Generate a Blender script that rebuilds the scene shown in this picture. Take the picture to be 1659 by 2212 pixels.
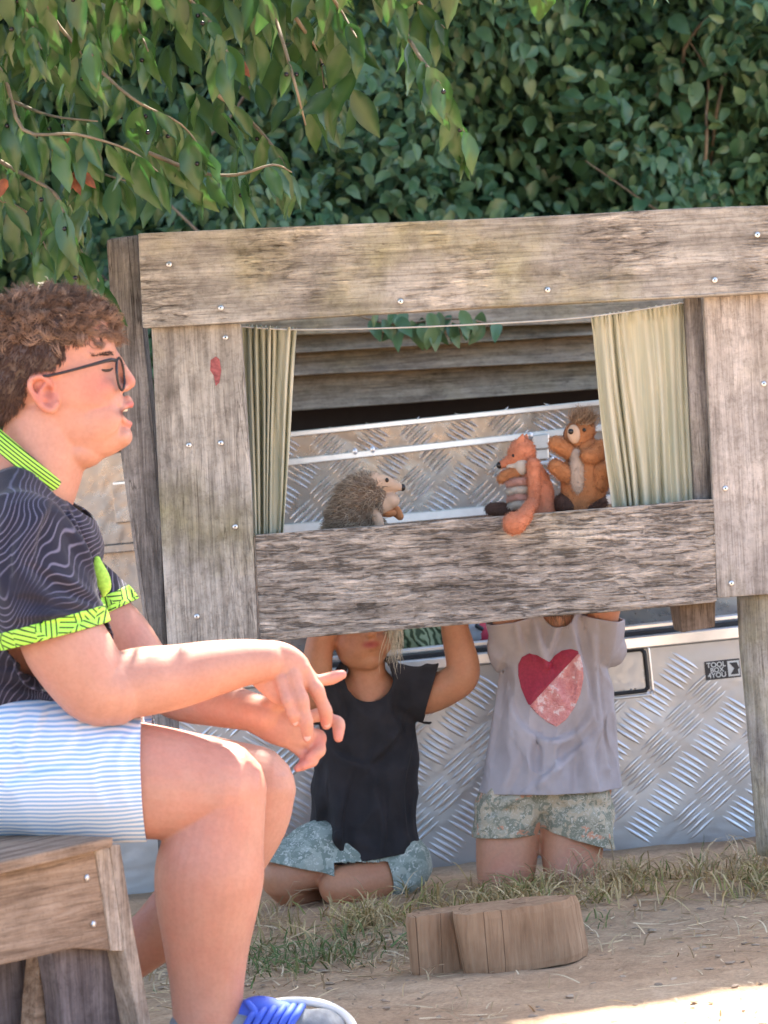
import bpy, bmesh, math
import numpy as np
from mathutils import Vector, Matrix, noise as mnoise
R = math.radians
rng = np.random.default_rng(11)
for o in list(bpy.data.objects): bpy.data.objects.remove(o)
scn = bpy.context.scene
COL = scn.collection

# ------------------------------------------------------------------ camera
F = 7000.0; CU, CV = 829.5, 1106.0          # focal length and centre in photo pixels (1659 x 2212)
CAM = np.array([0.0, 0.0, 0.90]); PITCH = math.atan(101/7000); ROLL = R(3.0)
cam_d = bpy.data.cameras.new('camera'); cam = bpy.data.objects.new('camera', cam_d); COL.objects.link(cam)
cam_d.sensor_fit = 'HORIZONTAL'; cam_d.sensor_width = 36.0; cam_d.lens = 36.0*F/1659.0
cam_d.clip_start = 0.05; cam_d.clip_end = 2000
_rot = Matrix.Rotation(R(90)-PITCH, 4, 'X') @ Matrix.Rotation(-ROLL, 4, 'Z')
cam.matrix_world = Matrix.Translation(CAM) @ _rot
cam_d.dof.use_dof = True; cam_d.dof.focus_distance = 6.0; cam_d.dof.aperture_fstop = 11.0
scn.camera = cam
RM = np.array(_rot.to_3x3())

# ------------------------------------------------------------------ world, sun, exposure
SUN_EL, SUN_AZ = R(57), R(22)               # sun stands behind the hedge, a little to the right
S = np.array([math.sin(SUN_AZ)*math.cos(SUN_EL), math.cos(SUN_AZ)*math.cos(SUN_EL), math.sin(SUN_EL)])
world = bpy.data.worlds.new('World'); scn.world = world; world.use_nodes = True
wn = world.node_tree.nodes; wl = world.node_tree.links; wn.clear()
sky = wn.new('ShaderNodeTexSky'); sky.sky_type = 'NISHITA'; sky.sun_disc = False
sky.sun_elevation = SUN_EL; sky.sun_rotation = SUN_AZ
sky.air_density = 0.75; sky.dust_density = 2.0; sky.ozone_density = 0.6
bg = wn.new('ShaderNodeBackground'); bg.inputs[1].default_value = 0.15
wo = wn.new('ShaderNodeOutputWorld')
wl.new(sky.outputs[0], bg.inputs[0]); wl.new(bg.outputs[0], wo.inputs[0])
sl = bpy.data.lights.new('sun', 'SUN'); sl.energy = 5.0; sl.angle = R(0.6); sl.color = (1.0, 0.93, 0.82)
sun = bpy.data.objects.new('sun', sl); COL.objects.link(sun); sun.location = (0, 0, 8)
sun.rotation_euler = Vector(S).to_track_quat('Z', 'Y').to_euler()
scn.view_settings.view_transform = 'Standard'; scn.view_settings.look = 'None'
scn.view_settings.gamma = 1.0; scn.view_settings.exposure = 2.15
scn.render.engine = 'CYCLES'
scn.cycles.max_bounces = 5; scn.cycles.diffuse_bounces = 3; scn.cycles.glossy_bounces = 3; scn.cycles.transmission_bounces = 3; scn.cycles.caustics_reflective = False; scn.cycles.caustics_refractive = False

# ------------------------------------------------------------------ pixel -> place
def P(u, v, Y):
    """point at depth Y (metres in front of the camera) seen at photo pixel u, v"""
    d = RM @ np.array([(u-CU)/F, -(v-CV)/F, -1.0])
    return CAM + d*(Y/d[1])
def pix(p):
    q = (p-CAM) @ RM; return CU + q[:, 0]/(-q[:, 2])*F, CV - q[:, 1]/(-q[:, 2])*F
M = {}
def PX(Y): return Y/F                         # metres per photo pixel at depth Y
def ray_plane(u, v, p0, n):
    d = RM @ np.array([(u-CU)/F, -(v-CV)/F, -1.0])
    return CAM + d*(np.dot(np.asarray(p0)-CAM, n)/np.dot(d, n))
def gz(x, y):
    """height of the ground"""
    x = np.asarray(x, float); y = np.asarray(y, float)
    t = np.clip((y-6.0)/0.45, 0, 1); t = t*t*(3-2*t)
    near = np.clip(1-np.hypot(x, y-6)/14, 0, 1)
    return (0.042*np.clip(x, -3, 3) + 0.018*t - 0.012)*near
# ------------------------------------------------------------------ object helpers
def tag(o, label=None, cat=None, group=None, kind=None):
    if label: o['label'] = label
    if cat: o['category'] = cat
    if group: o['group'] = group
    if kind: o['kind'] = kind
    return o
def link(o, parent=None):
    COL.objects.link(o)
    if parent is not None:
        o.parent = parent; o.matrix_parent_inverse = parent.matrix_world.inverted()
    return o
def empty(name, loc, label, cat, group=None):
    o = bpy.data.objects.new(name, None); COL.objects.link(o)
    o.location = Vector(np.asarray(loc, float)); o.empty_display_size = 0.05
    o.matrix_world = Matrix.Translation(o.location)
    return tag(o, label, cat, group)
def mk(name, verts, faces, mat, parent=None, smooth=False, col=None):
    me = bpy.data.meshes.new(name)
    verts = np.asarray(verts, float)
    if isinstance(faces, np.ndarray):
        k = faces.shape[1]; n = len(faces)
        me.vertices.add(len(verts)); me.vertices.foreach_set('co', verts.ravel().astype(np.float32))
        me.loops.add(n*k); me.loops.foreach_set('vertex_index', faces.ravel().astype(np.int32))
        me.polygons.add(n); me.polygons.foreach_set('loop_start', np.arange(0, n*k, k, dtype=np.int32))
        me.update(calc_edges=True)
    else:
        me.from_pydata([tuple(v) for v in verts], [], [tuple(f) for f in faces]); me.update()
    if col is not None:
        a = me.color_attributes.new('Col', 'FLOAT_COLOR', 'POINT')
        a.data.foreach_set('color', np.asarray(col, np.float32).ravel())
    if smooth: me.polygons.foreach_set('use_smooth', [True]*len(me.polygons))
    me.materials.append(mat)
    return link(bpy.data.objects.new(name, me), parent)
def bm_obj(name, bm, mat, parent=None, smooth=False):
    bmesh.ops.recalc_face_normals(bm, faces=bm.faces)
    me = bpy.data.meshes.new(name); bm.to_mesh(me); bm.free()
    if smooth: me.polygons.foreach_set('use_smooth', [True]*len(me.polygons))
    me.materials.append(mat)
    return link(bpy.data.objects.new(name, me), parent)
def prism(name, front, back, mat, parent=None, bev=0.003, seg=2, rough=0.0, cuts=0):
    """solid between two matching outlines, with softened, slightly worn edges"""
    bm = bmesh.new(); n = len(front)
    a = [bm.verts.new(p) for p in front]; b = [bm.verts.new(p) for p in back]
    bm.faces.new(a); bm.faces.new(b[::-1])
    for i in range(n):
        j = (i+1) % n; bm.faces.new((a[i], b[i], b[j], a[j]))
    bmesh.ops.recalc_face_normals(bm, faces=bm.faces)
    if cuts:
        long = [e for e in bm.edges if e.calc_length() > 0.12]
        bmesh.ops.subdivide_edges(bm, edges=long, cuts=cuts, use_grid_fill=True)
    if bev:
        es = [e for e in bm.edges if len(e.link_faces) == 2 and e.calc_face_angle(0) > 0.5]
        bmesh.ops.bevel(bm, geom=es, offset=bev, segments=seg, affect='EDGES', profile=0.6)
    if rough:
        for v in bm.verts:
            v.co += Vector(mnoise.noise_vector(v.co*14.0))*rough + Vector(mnoise.noise_vector(v.co*45.0))*rough*0.4
    return bm_obj(name, bm, mat, parent)
def slab(name, uv, Y, th, mat, parent=None, **k):
    f = [P(u, v, Y) for u, v in uv]; d = np.array([0, th, 0])
    return prism(name, f, [p+d for p in f], mat, parent, **k)
# ---- soft shapes
def catmull(pts, sub):
    pts = np.asarray(pts, float)
    if len(pts) < 3 or sub <= 1: 
        if sub <= 1: return pts
    q = np.vstack([2*pts[0]-pts[1], pts, 2*pts[-1]-pts[-2]]); out = []
    for i in range(1, len(q)-2):
        p0, p1, p2, p3 = q[i-1], q[i], q[i+1], q[i+2]
        for t in np.arange(sub)/sub:
            out.append(0.5*(2*p1+(p2-p0)*t+(2*p0-5*p1+4*p2-p3)*t*t+(3*p1-p0-3*p2+p3)*t**3))
    out.append(pts[-1]); return np.array(out)
def limb(pts, rad, sy=1.0, n=32, sub=5, caps=True, ref=(0, 1, 0)):
    """tapering tube through pts; sy stretches it across (towards ref)"""
    pr = catmull(np.hstack([np.asarray(pts, float), np.asarray(rad, float)[:, None]]), sub)
    p, r = pr[:, :3], np.maximum(pr[:, 3], 1e-4)
    t = np.gradient(p, axis=0); t /= np.linalg.norm(t, axis=1)[:, None]+1e-9
    if caps:
        ang = np.array([0.12, 0.4, 0.7, 0.9])
        a0 = [(p[0]-t[0]*r[0]*math.cos(x*math.pi/2), r[0]*math.sin(x*math.pi/2), t[0]) for x in ang]
        a1 = [(p[-1]+t[-1]*r[-1]*math.cos(x*math.pi/2), r[-1]*math.sin(x*math.pi/2), t[-1]) for x in ang[::-1]]
        p = np.vstack([[a[0] for a in a0], p, [a[0] for a in a1]])
        r = np.concatenate([[a[1] for a in a0], r, [a[1] for a in a1]])
        t = np.vstack([[a[2] for a in a0], t, [a[2] for a in a1]])
    ref = np.asarray(ref, float); V = []; B = None
    th = np.linspace(0, 2*math.pi, n, endpoint=False)
    for i in range(len(p)):
        b = ref - t[i]*np.dot(ref, t[i])
        if np.linalg.norm(b) < 0.25: b = B if B is not None else np.cross(t[i], [0.3, 0.2, 1.0])
        b = b - t[i]*np.dot(b, t[i]); b /= np.linalg.norm(b)+1e-9; B = b
        nn = np.cross(t[i], b)
        V.append(p[i] + r[i]*(np.cos(th)[:, None]*nn + sy*np.sin(th)[:, None]*b))
    V = np.vstack(V); m = len(p); Fc = []
    for i in range(m-1):
        for j in range(n):
            k = (j+1) % n; Fc.append((i*n+j, i*n+k, (i+1)*n+k, (i+1)*n+j))
    Fc.append(tuple(range(n))[::-1]); Fc.append(tuple(range((m-1)*n, m*n)))
    return V, Fc
def ell(c, r, rot=None, nu=20, nv=12):
    V = []; Fc = []
    for i in range(nv+1):
        a = math.pi*(0.02+0.96*i/nv)
        for j in range(nu):
            b = 2*math.pi*j/nu; V.append((math.sin(a)*math.cos(b), math.sin(a)*math.sin(b), math.cos(a)))
    V = np.array(V)*np.asarray(r, float)
    if rot is not None: V = V @ np.array(rot.to_3x3() if hasattr(rot, 'to_3x3') else rot).T
    for i in range(nv):
        for j in range(nu):
            k = (j+1) % nu; Fc.append((i*nu+j, (i+1)*nu+j, (i+1)*nu+k, i*nu+k))
    Fc.append(tuple(range(nu))); Fc.append(tuple(range(nv*nu, (nv+1)*nu))[::-1])
    return V+np.asarray(c, float), Fc
def rotY(deg): return Matrix.Rotation(R(deg), 3, 'Y')
def join(parts):
    V = []; Fc = []; o = 0
    for v, f in parts:
        V.append(v); Fc += [tuple(i+o for i in q) for q in f]; o += len(v)
    return np.vstack(V), Fc
def fuse(parts, voxel, smooth=6, fac=0.5):
    """grow overlapping shapes into ONE continuous skin; returns a bpy mesh"""
    V, Fc = join(parts)
    me = bpy.data.meshes.new('tmp'); me.from_pydata([tuple(v) for v in V], [], Fc); me.update()
    bm = bmesh.new(); bm.from_mesh(me); bmesh.ops.recalc_face_normals(bm, faces=bm.faces); bm.to_mesh(me); bm.free()
    o = bpy.data.objects.new('tmp', me); COL.objects.link(o)
    m = o.modifiers.new('r', 'REMESH'); m.mode = 'VOXEL'; m.voxel_size = voxel; m.use_smooth_shade = True
    s = o.modifiers.new('s', 'SMOOTH'); s.factor = fac; s.iterations = smooth
    dg = bpy.context.evaluated_depsgraph_get()
    out = bpy.data.meshes.new_from_object(o.evaluated_get(dg))
    bpy.data.objects.remove(o); bpy.data.meshes.remove(me)
    out.polygons.foreach_set('use_smooth', [True]*len(out.polygons))
    return out
def verts_of(me):
    a = np.empty(len(me.vertices)*3, np.float32); me.vertices.foreach_get('co', a); return a.reshape(-1, 3).astype(float)
def set_verts(me, V): me.vertices.foreach_set('co', V.astype(np.float32).ravel()); me.update()
def put(name, me, mat, parent=None):
    me.name = name; me.materials.clear(); me.materials.append(mat)
    return link(bpy.data.objects.new(name, me), parent)
def tint(me, base, spots):
    """colour blended over a base, spot by spot: (centre, radius, colour, strength)"""
    V = verts_of(me); c = np.tile(np.array(base, float), (len(V), 1))
    for p, r, q, s in spots:
        d = np.linalg.norm((V-np.asarray(p))/np.asarray(r), axis=1)
        w = np.clip(1.35-d, 0, 1); w = (w*w*(3-2*w)*s)[:, None]; c = c*(1-w)+np.array(q)*w
    a = me.color_attributes.new('Col', 'FLOAT_COLOR', 'POINT')
    a.data.foreach_set('color', np.hstack([c, np.ones((len(c), 1))]).astype(np.float32).ravel())
def nfield(V, sc, seed=0.0):
    return np.array([mnoise.noise(Vector((x*sc+seed, y*sc, z*sc))) for x, y, z in V])
def strands(name, roots, dirs, length, rad, mat, parent, bend=None, curl=0.0, segs=5, kind=None, droop=0.0, colv=None):
    """many thin tapering tufts joined into one part"""
    n = len(roots); roots = np.asarray(roots); dirs = np.asarray(dirs)/np.linalg.norm(dirs, axis=1)[:, None]
    length = np.broadcast_to(length, n); rad = np.broadcast_to(rad, n)
    t = np.cross(dirs, [0.31, 0.52, 0.79]); t /= np.linalg.norm(t, axis=1)[:, None]+1e-9
    b = np.cross(dirs, t); ph = rng.uniform(0, 6.28, n)
    V = np.zeros((n, segs+1, 3, 3))
    for s in range(segs+1):
        f = s/segs
        c = roots + dirs*(length*f)[:, None]
        if curl: c = c + ((t*np.cos(ph+f*5)[:, None]-t*np.cos(ph)[:, None]) + (b*np.sin(ph+f*5)[:, None]-b*np.sin(ph)[:, None]))*(length*curl)[:, None]
        if bend is not None: c = c + bend*(length*f*f)[:, None]
        c = c + np.array([0, 0, -1.0])*(length*f*f*droop)[:, None]
        w = rad*(1-0.85*f**1.5)
        for k in range(3):
            a = k*2.094; V[:, s, k] = c + (t*math.cos(a)+b*math.sin(a))*w[:, None]
    V = V.reshape(-1, 3); base = (np.arange(n)*(segs+1)*3)[:, None, None, None]
    s_ = np.arange(segs)[None, :, None, None]*3; k_ = np.arange(3)[None, None, :, None]
    k2 = (k_+1) % 3
    q = np.concatenate([base+s_+k_, base+s_+k2, base+s_+3+k2, base+s_+3+k_], axis=3).reshape(-1, 4)
    col = None
    if colv is not None: col = np.repeat(np.hstack([colv, np.ones((n, 1))]), (segs+1)*3, axis=0)
    o = mk(name, V, q, mat, parent, smooth=True, col=col)
    if kind: o['kind'] = kind
    return o
# ------------------------------------------------------------------ materials
class NT:
    def __init__(s, name):
        s.m = bpy.data.materials.new(name); s.m.use_nodes = True; s.t = s.m.node_tree; s.n = s.t.nodes; s.l = s.t.links
        s.b = s.n['Principled BSDF']; s.out = s.n['Material Output']
    def node(s, ty, **k):
        x = s.n.new(ty)
        for a, b in k.items(): setattr(x, a, b)
        return x
    def set(s, x, key, val):
        if hasattr(val, 'is_output') or isinstance(val, bpy.types.NodeSocket): s.l.new(val, x.inputs[key])
        else: x.inputs[key].default_value = val
    def coord(s, scale=(1, 1, 1), rot=(0, 0, 0), rnd=False, kind='Object'):
        tc = s.node('ShaderNodeTexCoord'); mp = s.node('ShaderNodeMapping')
        mp.inputs['Scale'].default_value = scale; src = tc.outputs[kind]
        if any(rot):
            m0 = s.node('ShaderNodeMapping'); m0.inputs['Rotation'].default_value = rot; s.l.new(src, m0.inputs['Vector']); src = m0.outputs[0]
        s.l.new(src, mp.inputs['Vector'])
        if rnd:
            oi = s.node('ShaderNodeObjectInfo'); mu = s.math('MULTIPLY', oi.outputs['Random'], 37.0)
            cx = s.node('ShaderNodeCombineXYZ'); 
            for k in range(3): s.l.new(mu, cx.inputs[k])
            s.l.new(cx.outputs[0], mp.inputs['Location'])
        return mp.outputs[0]
    def noise(s, vec, scale, detail=4, rough=0.55, dist=0.0):
        x = s.node('ShaderNodeTexNoise'); s.l.new(vec, x.inputs['Vector'])
        x.inputs['Scale'].default_value = scale; x.inputs['Detail'].default_value = detail
        x.inputs['Roughness'].default_value = rough; x.inputs['Distortion'].default_value = dist
        return x.outputs['Fac']
    def math(s, op, a, b=0.0, clamp=False):
        x = s.node('ShaderNodeMath', operation=op); x.use_clamp = clamp
        s.set(x, 0, a); s.set(x, 1, b); return x.outputs[0]
    def ramp(s, fac, stops, interp='LINEAR'):
        x = s.node('ShaderNodeValToRGB'); x.color_ramp.interpolation = interp; e = x.color_ramp.elements
        while len(e) < len(stops): e.new(0.5)
        for i, (p, c) in enumerate(stops):
            e[i].position = p; e[i].color = (*c, 1) if len(c) == 3 else c
        s.l.new(fac, x.inputs[0]); return x.outputs[0]
    def mix(s, fac, a, b, mode='MIX'):
        x = s.node('ShaderNodeMix', data_type='RGBA', blend_type=mode)
        for i, v in ((0, fac), (6, a), (7, b)):
            if isinstance(v, bpy.types.NodeSocket): s.l.new(v, x.inputs[i])
            else: x.inputs[i].default_value = (*v, 1) if isinstance(v, tuple) and len(v) == 3 else v
        return x.outputs[2]
    def bump(s, h, strength=0.5, dist=0.002):
        x = s.node('ShaderNodeBump'); x.inputs['Strength'].default_value = strength; x.inputs['Distance'].default_value = dist
        s.l.new(h, x.inputs['Height']); s.l.new(x.outputs[0], s.b.inputs['Normal']); return x
    def base(s, c=None, rough=0.6, metal=0.0, spec=0.5):
        if c is not None: s.set(s.b, 'Base Color', (*c, 1) if isinstance(c, tuple) and len(c) == 3 else c)
        s.set(s.b, 'Roughness', rough); s.set(s.b, 'Metallic', metal); s.set(s.b, 'Specular IOR Level', spec)
        return s.m
    def attr(s, name='Col'):
        x = s.node('ShaderNodeAttribute'); x.attribute_name = name; return x.outputs['Color']
def plain(name, c, rough=0.6, metal=0.0, spec=0.5, var=0.12, sc=30, bump=0.0):
    t = NT(name); v = t.coord()
    f = t.noise(v, sc, 3)
    lo = tuple(x*(1-var) for x in c); hi = tuple(min(1, x*(1+var)) for x in c)
    t.base(t.ramp(f, [(0.3, lo), (0.7, hi)]), rough, metal, spec)
    if bump: t.bump(t.noise(v, sc*4, 3), bump, 0.002)
    return t.m
def wood(name, axis, c_lo, c_mid, c_hi, green=0.0, relief=0.5, flake=0.0, cracks=0.5, scale=1.0, patchy=True, knots=0.0, rot=(0, 0, 0), mottle=1.0):
    """weathered timber, grain along axis ('X' or 'Z')"""
    t = NT(name)
    def S3(al, ac): return (al*scale, ac*scale, ac*scale) if axis == 'X' else (ac*scale, ac*scale, al*scale)
    vi = t.coord((1, 1, 1), rot, rnd=True)
    g1 = t.noise(t.coord(S3(3.0, 42), rot, rnd=True), 1.0, 9, 0.72, 0.5)
    fib = t.noise(t.coord(S3(9, 260), rot, rnd=True), 1.0, 4, 0.6, 0.3)
    big = t.noise(vi, 4.2, 6, 0.62); mott = t.noise(vi, 30, 5, 0.7, 0.4); spk = t.noise(vi, 150, 3, 0.6)
    col = t.ramp(g1, [(0.36, c_lo), (0.50, c_mid), (0.63, c_hi)])
    col = t.mix(0.85, col, t.ramp(big, [(0.34, (0.70, 0.69, 0.69)), (0.50, (0.97, 0.97, 0.97)), (0.64, (1.12, 1.10, 1.08))]), 'MULTIPLY')
    col = t.mix(0.6*mottle, col, t.ramp(mott, [(0.36, (0.60, 0.58, 0.56)), (0.52, (1.0, 1.0, 1.0)), (0.66, (1.22, 1.20, 1.17))]), 'MULTIPLY')
    col = t.mix(0.5, col, t.ramp(fib, [(0.36, (0.56, 0.55, 0.54)), (0.48, (1.0, 1.0, 1.0)), (0.64, (1.10, 1.10, 1.10))]), 'MULTIPLY')
    col = t.mix(0.35, col, t.ramp(spk, [(0.34, (0.55, 0.53, 0.50)), (0.45, (1.0, 1.0, 1.0))]), 'MULTIPLY')
    if green:
        gm = t.ramp(t.noise(vi, 2.6, 5, 0.65), [(0.50, (0, 0, 0)), (0.70, (green,)*3)])
        col = t.mix(gm, col, t.mix(1.0, col, (0.82, 0.80, 0.50), 'MULTIPLY'))
    ck = t.noise(t.coord(S3(1.3, 22), rot, rnd=True), 1.0, 4, 0.55, 0.9)
    crack = t.ramp(t.math('ABSOLUTE', t.math('SUBTRACT', ck, 0.5)), [(0.0, (0.16, 0.14, 0.13)), (0.010, (1, 1, 1))])
    ckm = t.ramp(t.noise(vi, 6.5, 2), [(0.48, (0, 0, 0)), (0.58, (cracks,)*3)])
    col = t.mix(ckm, col, crack, 'MULTIPLY')
    hh = t.math('ADD', t.math('MULTIPLY', g1, 0.8), t.math('ADD', t.math('MULTIPLY', fib, 0.5), t.math('MULTIPLY', mott, 0.25)))
    if knots:
        vo = t.node('ShaderNodeTexVoronoi'); vo.inputs['Scale'].default_value = 1.0
        vv = t.coord((2.6, 5, 5) if axis == 'X' else (5, 5, 2.6), rnd=True); t.l.new(vv, vo.inputs['Vector'])
        dd = t.math('ADD', vo.outputs['Distance'], t.math('MULTIPLY', t.math('SUBTRACT', mott, 0.5), 0.10))
        col = t.mix(knots, col, t.ramp(dd, [(0.03, (0.22, 0.18, 0.16)), (0.07, (0.65, 0.6, 0.56)), (0.10, (0.42, 0.38, 0.35)), (0.14, (1, 1, 1))]), 'MULTIPLY')
    if flake:
        fk = t.noise(t.coord(S3(17, 120), rot, rnd=True), 1.0, 5, 0.6, 1.0); f2 = t.noise(t.coord(S3(34, 150), rot, rnd=True), 1.0, 3, 0.5, 1.5)
        fs = t.math('ADD', t.math('MULTIPLY', fk, 0.7), t.math('MULTIPLY', f2, 0.3))
        pal = t.ramp(fs, [(0.34, (0.22, 0.19, 0.17)), (0.42, (0.60, 0.56, 0.52)), (0.455, (0.96, 0.92, 0.89)), (0.54, (1.10, 1.06, 1.02)), (0.59, (1.48, 1.42, 1.36))])
        m_ = flake
        if patchy: m_ = t.ramp(t.noise(vi, 5.0, 4, 0.6), [(0.46, (0.06,)*3), (0.62, (flake,)*3)])
        col = t.mix(m_, col, pal, 'MULTIPLY')
        fh_ = t.ramp(fs, [(0.38, (0, 0, 0)), (0.47, (0.7,)*3), (0.6, (1, 1, 1))])
        hh = t.math('ADD', hh, t.math('MULTIPLY', fh_, t.math('MULTIPLY', m_, 1.6)))
    t.base(col, 0.9, 0.0, 0.2); t.bump(hh, relief, 0.006); return t.m
def leafmat(name, c1, c2, c3, trans, tcol, rough=0.45, vein=False):
    t = NT(name); g = t.node('ShaderNodeNewGeometry')
    rnd = t.node('ShaderNodeObjectInfo').outputs['Random']
    a = t.attr(); sep = t.node('ShaderNodeSeparateColor'); t.l.new(a, sep.inputs[0])
    col = t.ramp(t.math('FRACT', t.math('ADD', sep.outputs[0], rnd)), [(0.0, c1), (0.55, c2), (1.0, c3)])
    vn = t.noise(t.coord((60, 60, 60)), 1.0, 3)
    col = t.mix(0.3, col, t.ramp(vn, [(0.35, (0.7, 0.72, 0.7)), (0.65, (1.15, 1.15, 1.1))]), 'MULTIPLY')
    if vein: col = t.mix(t.math('MULTIPLY', sep.outputs[1], 0.45), col, (0.13, 0.22, 0.07))
    t.base(col, rough, 0, 0.5)
    tr = t.node('ShaderNodeBsdfTranslucent'); t.set(tr, 0, t.mix(0.6, col, tcol))
    if not trans: return t.m
    mx = t.node('ShaderNodeMixShader'); mx.inputs[0].default_value = trans
    t.l.new(t.b.outputs[0], mx.inputs[1]); t.l.new(tr.outputs[0], mx.inputs[2]); t.l.new(mx.outputs[0], t.out.inputs[0])
    return t.m
def attrmat(name, rough=0.8, bump=0.0, sc=200, sheen=0.0, sss=0.0, spec=0.3, var=0.0, vsc=60):
    t = NT(name); c = t.attr()
    if var: c = t.mix(1.0, c, t.ramp(t.noise(t.coord(), vsc, 4), [(0.3, (1-var,)*3), (0.7, (1+var,)*3)]), 'MULTIPLY')
    t.base(c, rough, 0, spec)
    if bump: t.bump(t.noise(t.coord(), sc, 3), bump, 0.002)
    if sheen: t.set(t.b, 'Sheen Weight', sheen)
    if sss:
        t.set(t.b, 'Subsurface Weight', sss); t.b.inputs['Subsurface Radius'].default_value = (0.9, 0.35, 0.2); t.set(t.b, 'Subsurface Scale', 0.008)
    return t.m
# ================================================================== MATERIALS OF THE SETTING
def ground_mat():
    t = NT('sandy_soil'); v = t.coord()
    a = t.noise(v, 2.2, 5, 0.6); b = t.noise(v, 18, 6, 0.65); c = t.noise(v, 120, 4, 0.6); d = t.noise(v, 420, 2)
    col = t.ramp(a, [(0.3, (0.42, 0.285, 0.18)), (0.55, (0.53, 0.38, 0.25)), (0.75, (0.57, 0.435, 0.305))])
    col = t.mix(0.6, col, t.ramp(b, [(0.3, (0.68, 0.65, 0.62)), (0.6, (1.1, 1.08, 1.05))]), 'MULTIPLY')
    col = t.mix(0.5, col, t.ramp(c, [(0.32, (0.62, 0.58, 0.54)), (0.6, (1.12, 1.1, 1.08))]), 'MULTIPLY')
    t.base(col, 0.95, 0, 0.15)
    h = t.math('ADD', t.math('MULTIPLY', b, 1.0), t.math('ADD', t.math('MULTIPLY', c, 0.45), t.math('MULTIPLY', d, 0.15)))
    t.bump(h, 0.7, 0.012); return t.m
M['ground'] = ground_mat()
gl, gm_, gh = (0.29, 0.265, 0.235), (0.44, 0.41, 0.365), (0.57, 0.535, 0.485)
M['wood_x'] = wood('weathered_board_lengthwise', 'X', gl, gm_, gh, green=1.0, relief=0.6, flake=1.0, cracks=0.6, knots=0.5)
M['wood_z'] = wood('weathered_board_upright', 'Z', gl, gm_, gh, green=1.0, relief=0.55, flake=0.5, cracks=0.6, knots=0.3)
M['wood_z_pink'] = wood('weathered_board_upright_pale', 'Z', (0.34, 0.30, 0.265), (0.49, 0.44, 0.395), (0.60, 0.55, 0.505), green=0.5, relief=0.5, flake=0.5, cracks=0.5, knots=0.3)
M['wood_rough'] = wood('flaking_rough_board', 'X', (0.33, 0.29, 0.25), (0.48, 0.43, 0.38), (0.62, 0.565, 0.51), green=0.3, relief=0.9, flake=0.8, cracks=0.3, patchy=False)
M['wood_dark'] = wood('grey_post_wood', 'Z', (0.14, 0.125, 0.118), (0.27, 0.245, 0.23), (0.42, 0.385, 0.36), green=0.3, relief=0.8, flake=0.4, cracks=0.8)
M['wood_block'] = wood('brown_block_wood', 'Z', (0.12, 0.085, 0.06), (0.21, 0.155, 0.115), (0.28, 0.21, 0.16), relief=0.3)
M['siding'] = wood('old_siding', 'X', (0.22, 0.175, 0.125), (0.36, 0.295, 0.215), (0.47, 0.395, 0.295), green=0.5, relief=0.6, flake=0.3, cracks=0.6)
M['bench'] = wood('bench_board', 'X', (0.19, 0.12, 0.08), (0.34, 0.235, 0.16), (0.45, 0.33, 0.24), relief=0.35, flake=0.2, cracks=0.5, mottle=0.45, knots=0.6, rot=(0, 0, -math.atan2(0.8, 0.6)))
M['bench_grey'] = wood('bench_grey_plank', 'Z', (0.11, 0.085, 0.08), (0.185, 0.15, 0.145), (0.26, 0.215, 0.205), relief=0.35, cracks=0.3)
M['bench_pale'] = wood('bench_pale_edge', 'Z', (0.30, 0.23, 0.17), (0.47, 0.38, 0.30), (0.62, 0.53, 0.44), relief=0.5, flake=0.35, cracks=0.4)
M['dark_void'] = plain('gap_shade', (0.03, 0.02, 0.016), 0.9)
M['steel'] = plain('galvanised_steel', (0.72, 0.72, 0.72), 0.35, 0.9)
M['wire'] = plain('curtain_wire_plastic', (0.62, 0.64, 0.66), 0.4)
M['red_paint'] = plain('red_paint_smear', (0.36, 0.10, 0.10), 0.7, var=0.4, sc=120)
def alu(name, c, rough, warm_refl=0.0):
    t = NT(name); v = t.coord()
    w = t.noise(v, 4.5, 3, 0.5, 0.6); s = t.noise(v, 60, 4); d = t.noise(v, 9, 5, 0.6)
    col = t.ramp(d, [(0.3, tuple(x*0.86 for x in c)), (0.65, c)])
    if warm_refl: col = t.mix(t.ramp(t.noise(v, 7, 4, 0.6), [(0.45, (0, 0, 0)), (0.7, (warm_refl,)*3)]), col, (0.55, 0.40, 0.28))  # warm reflections mixed into the metal colour as patches
    t.base(col, t.math('ADD', t.math('MULTIPLY', s, 0.25), rough-0.1), 0.9, 0.5)
    t.bump(t.math('ADD', w, t.math('MULTIPLY', s, 0.02)), 0.35, 0.02); return t.m
M['alu'] = alu('tread_plate_aluminium', (0.52, 0.53, 0.55), 0.36); M['alu_bar'] = alu('bright_tread_bars', (0.80, 0.80, 0.81), 0.30); M['alu_bar_lid'] = alu('lid_tread_bars', (0.66, 0.60, 0.55), 0.24, warm_refl=0.6)  # bars get a brighter metal than the plate, for contrast
M['alu_lid'] = alu('lid_aluminium', (0.36, 0.33, 0.31), 0.27, warm_refl=0.7)
M['alu_trim'] = plain('bright_aluminium_edge', (0.88, 0.89, 0.91), 0.28, 0.85, var=0.06)
M['black'] = plain('black_rubber', (0.02, 0.02, 0.022), 0.5)
M['hedge_leaf'] = leafmat('hedge_leaf', (0.055, 0.135, 0.06), (0.09, 0.19, 0.09), (0.145, 0.245, 0.11), 0.0, (0.16, 0.28, 0.09), 0.34)
M['tree_leaf'] = leafmat('cherry_leaf', (0.022, 0.07, 0.03), (0.036, 0.10, 0.036), (0.065, 0.14, 0.036), 0.15, (0.10, 0.34, 0.05), 0.30, vein=True)
M['bark'] = wood('bark', 'Z', (0.05, 0.04, 0.03), (0.11, 0.09, 0.07), (0.19, 0.16, 0.13), relief=1.0)
M['twig'] = plain('twig_bark', (0.24, 0.19, 0.13), 0.8, var=0.3)
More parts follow.
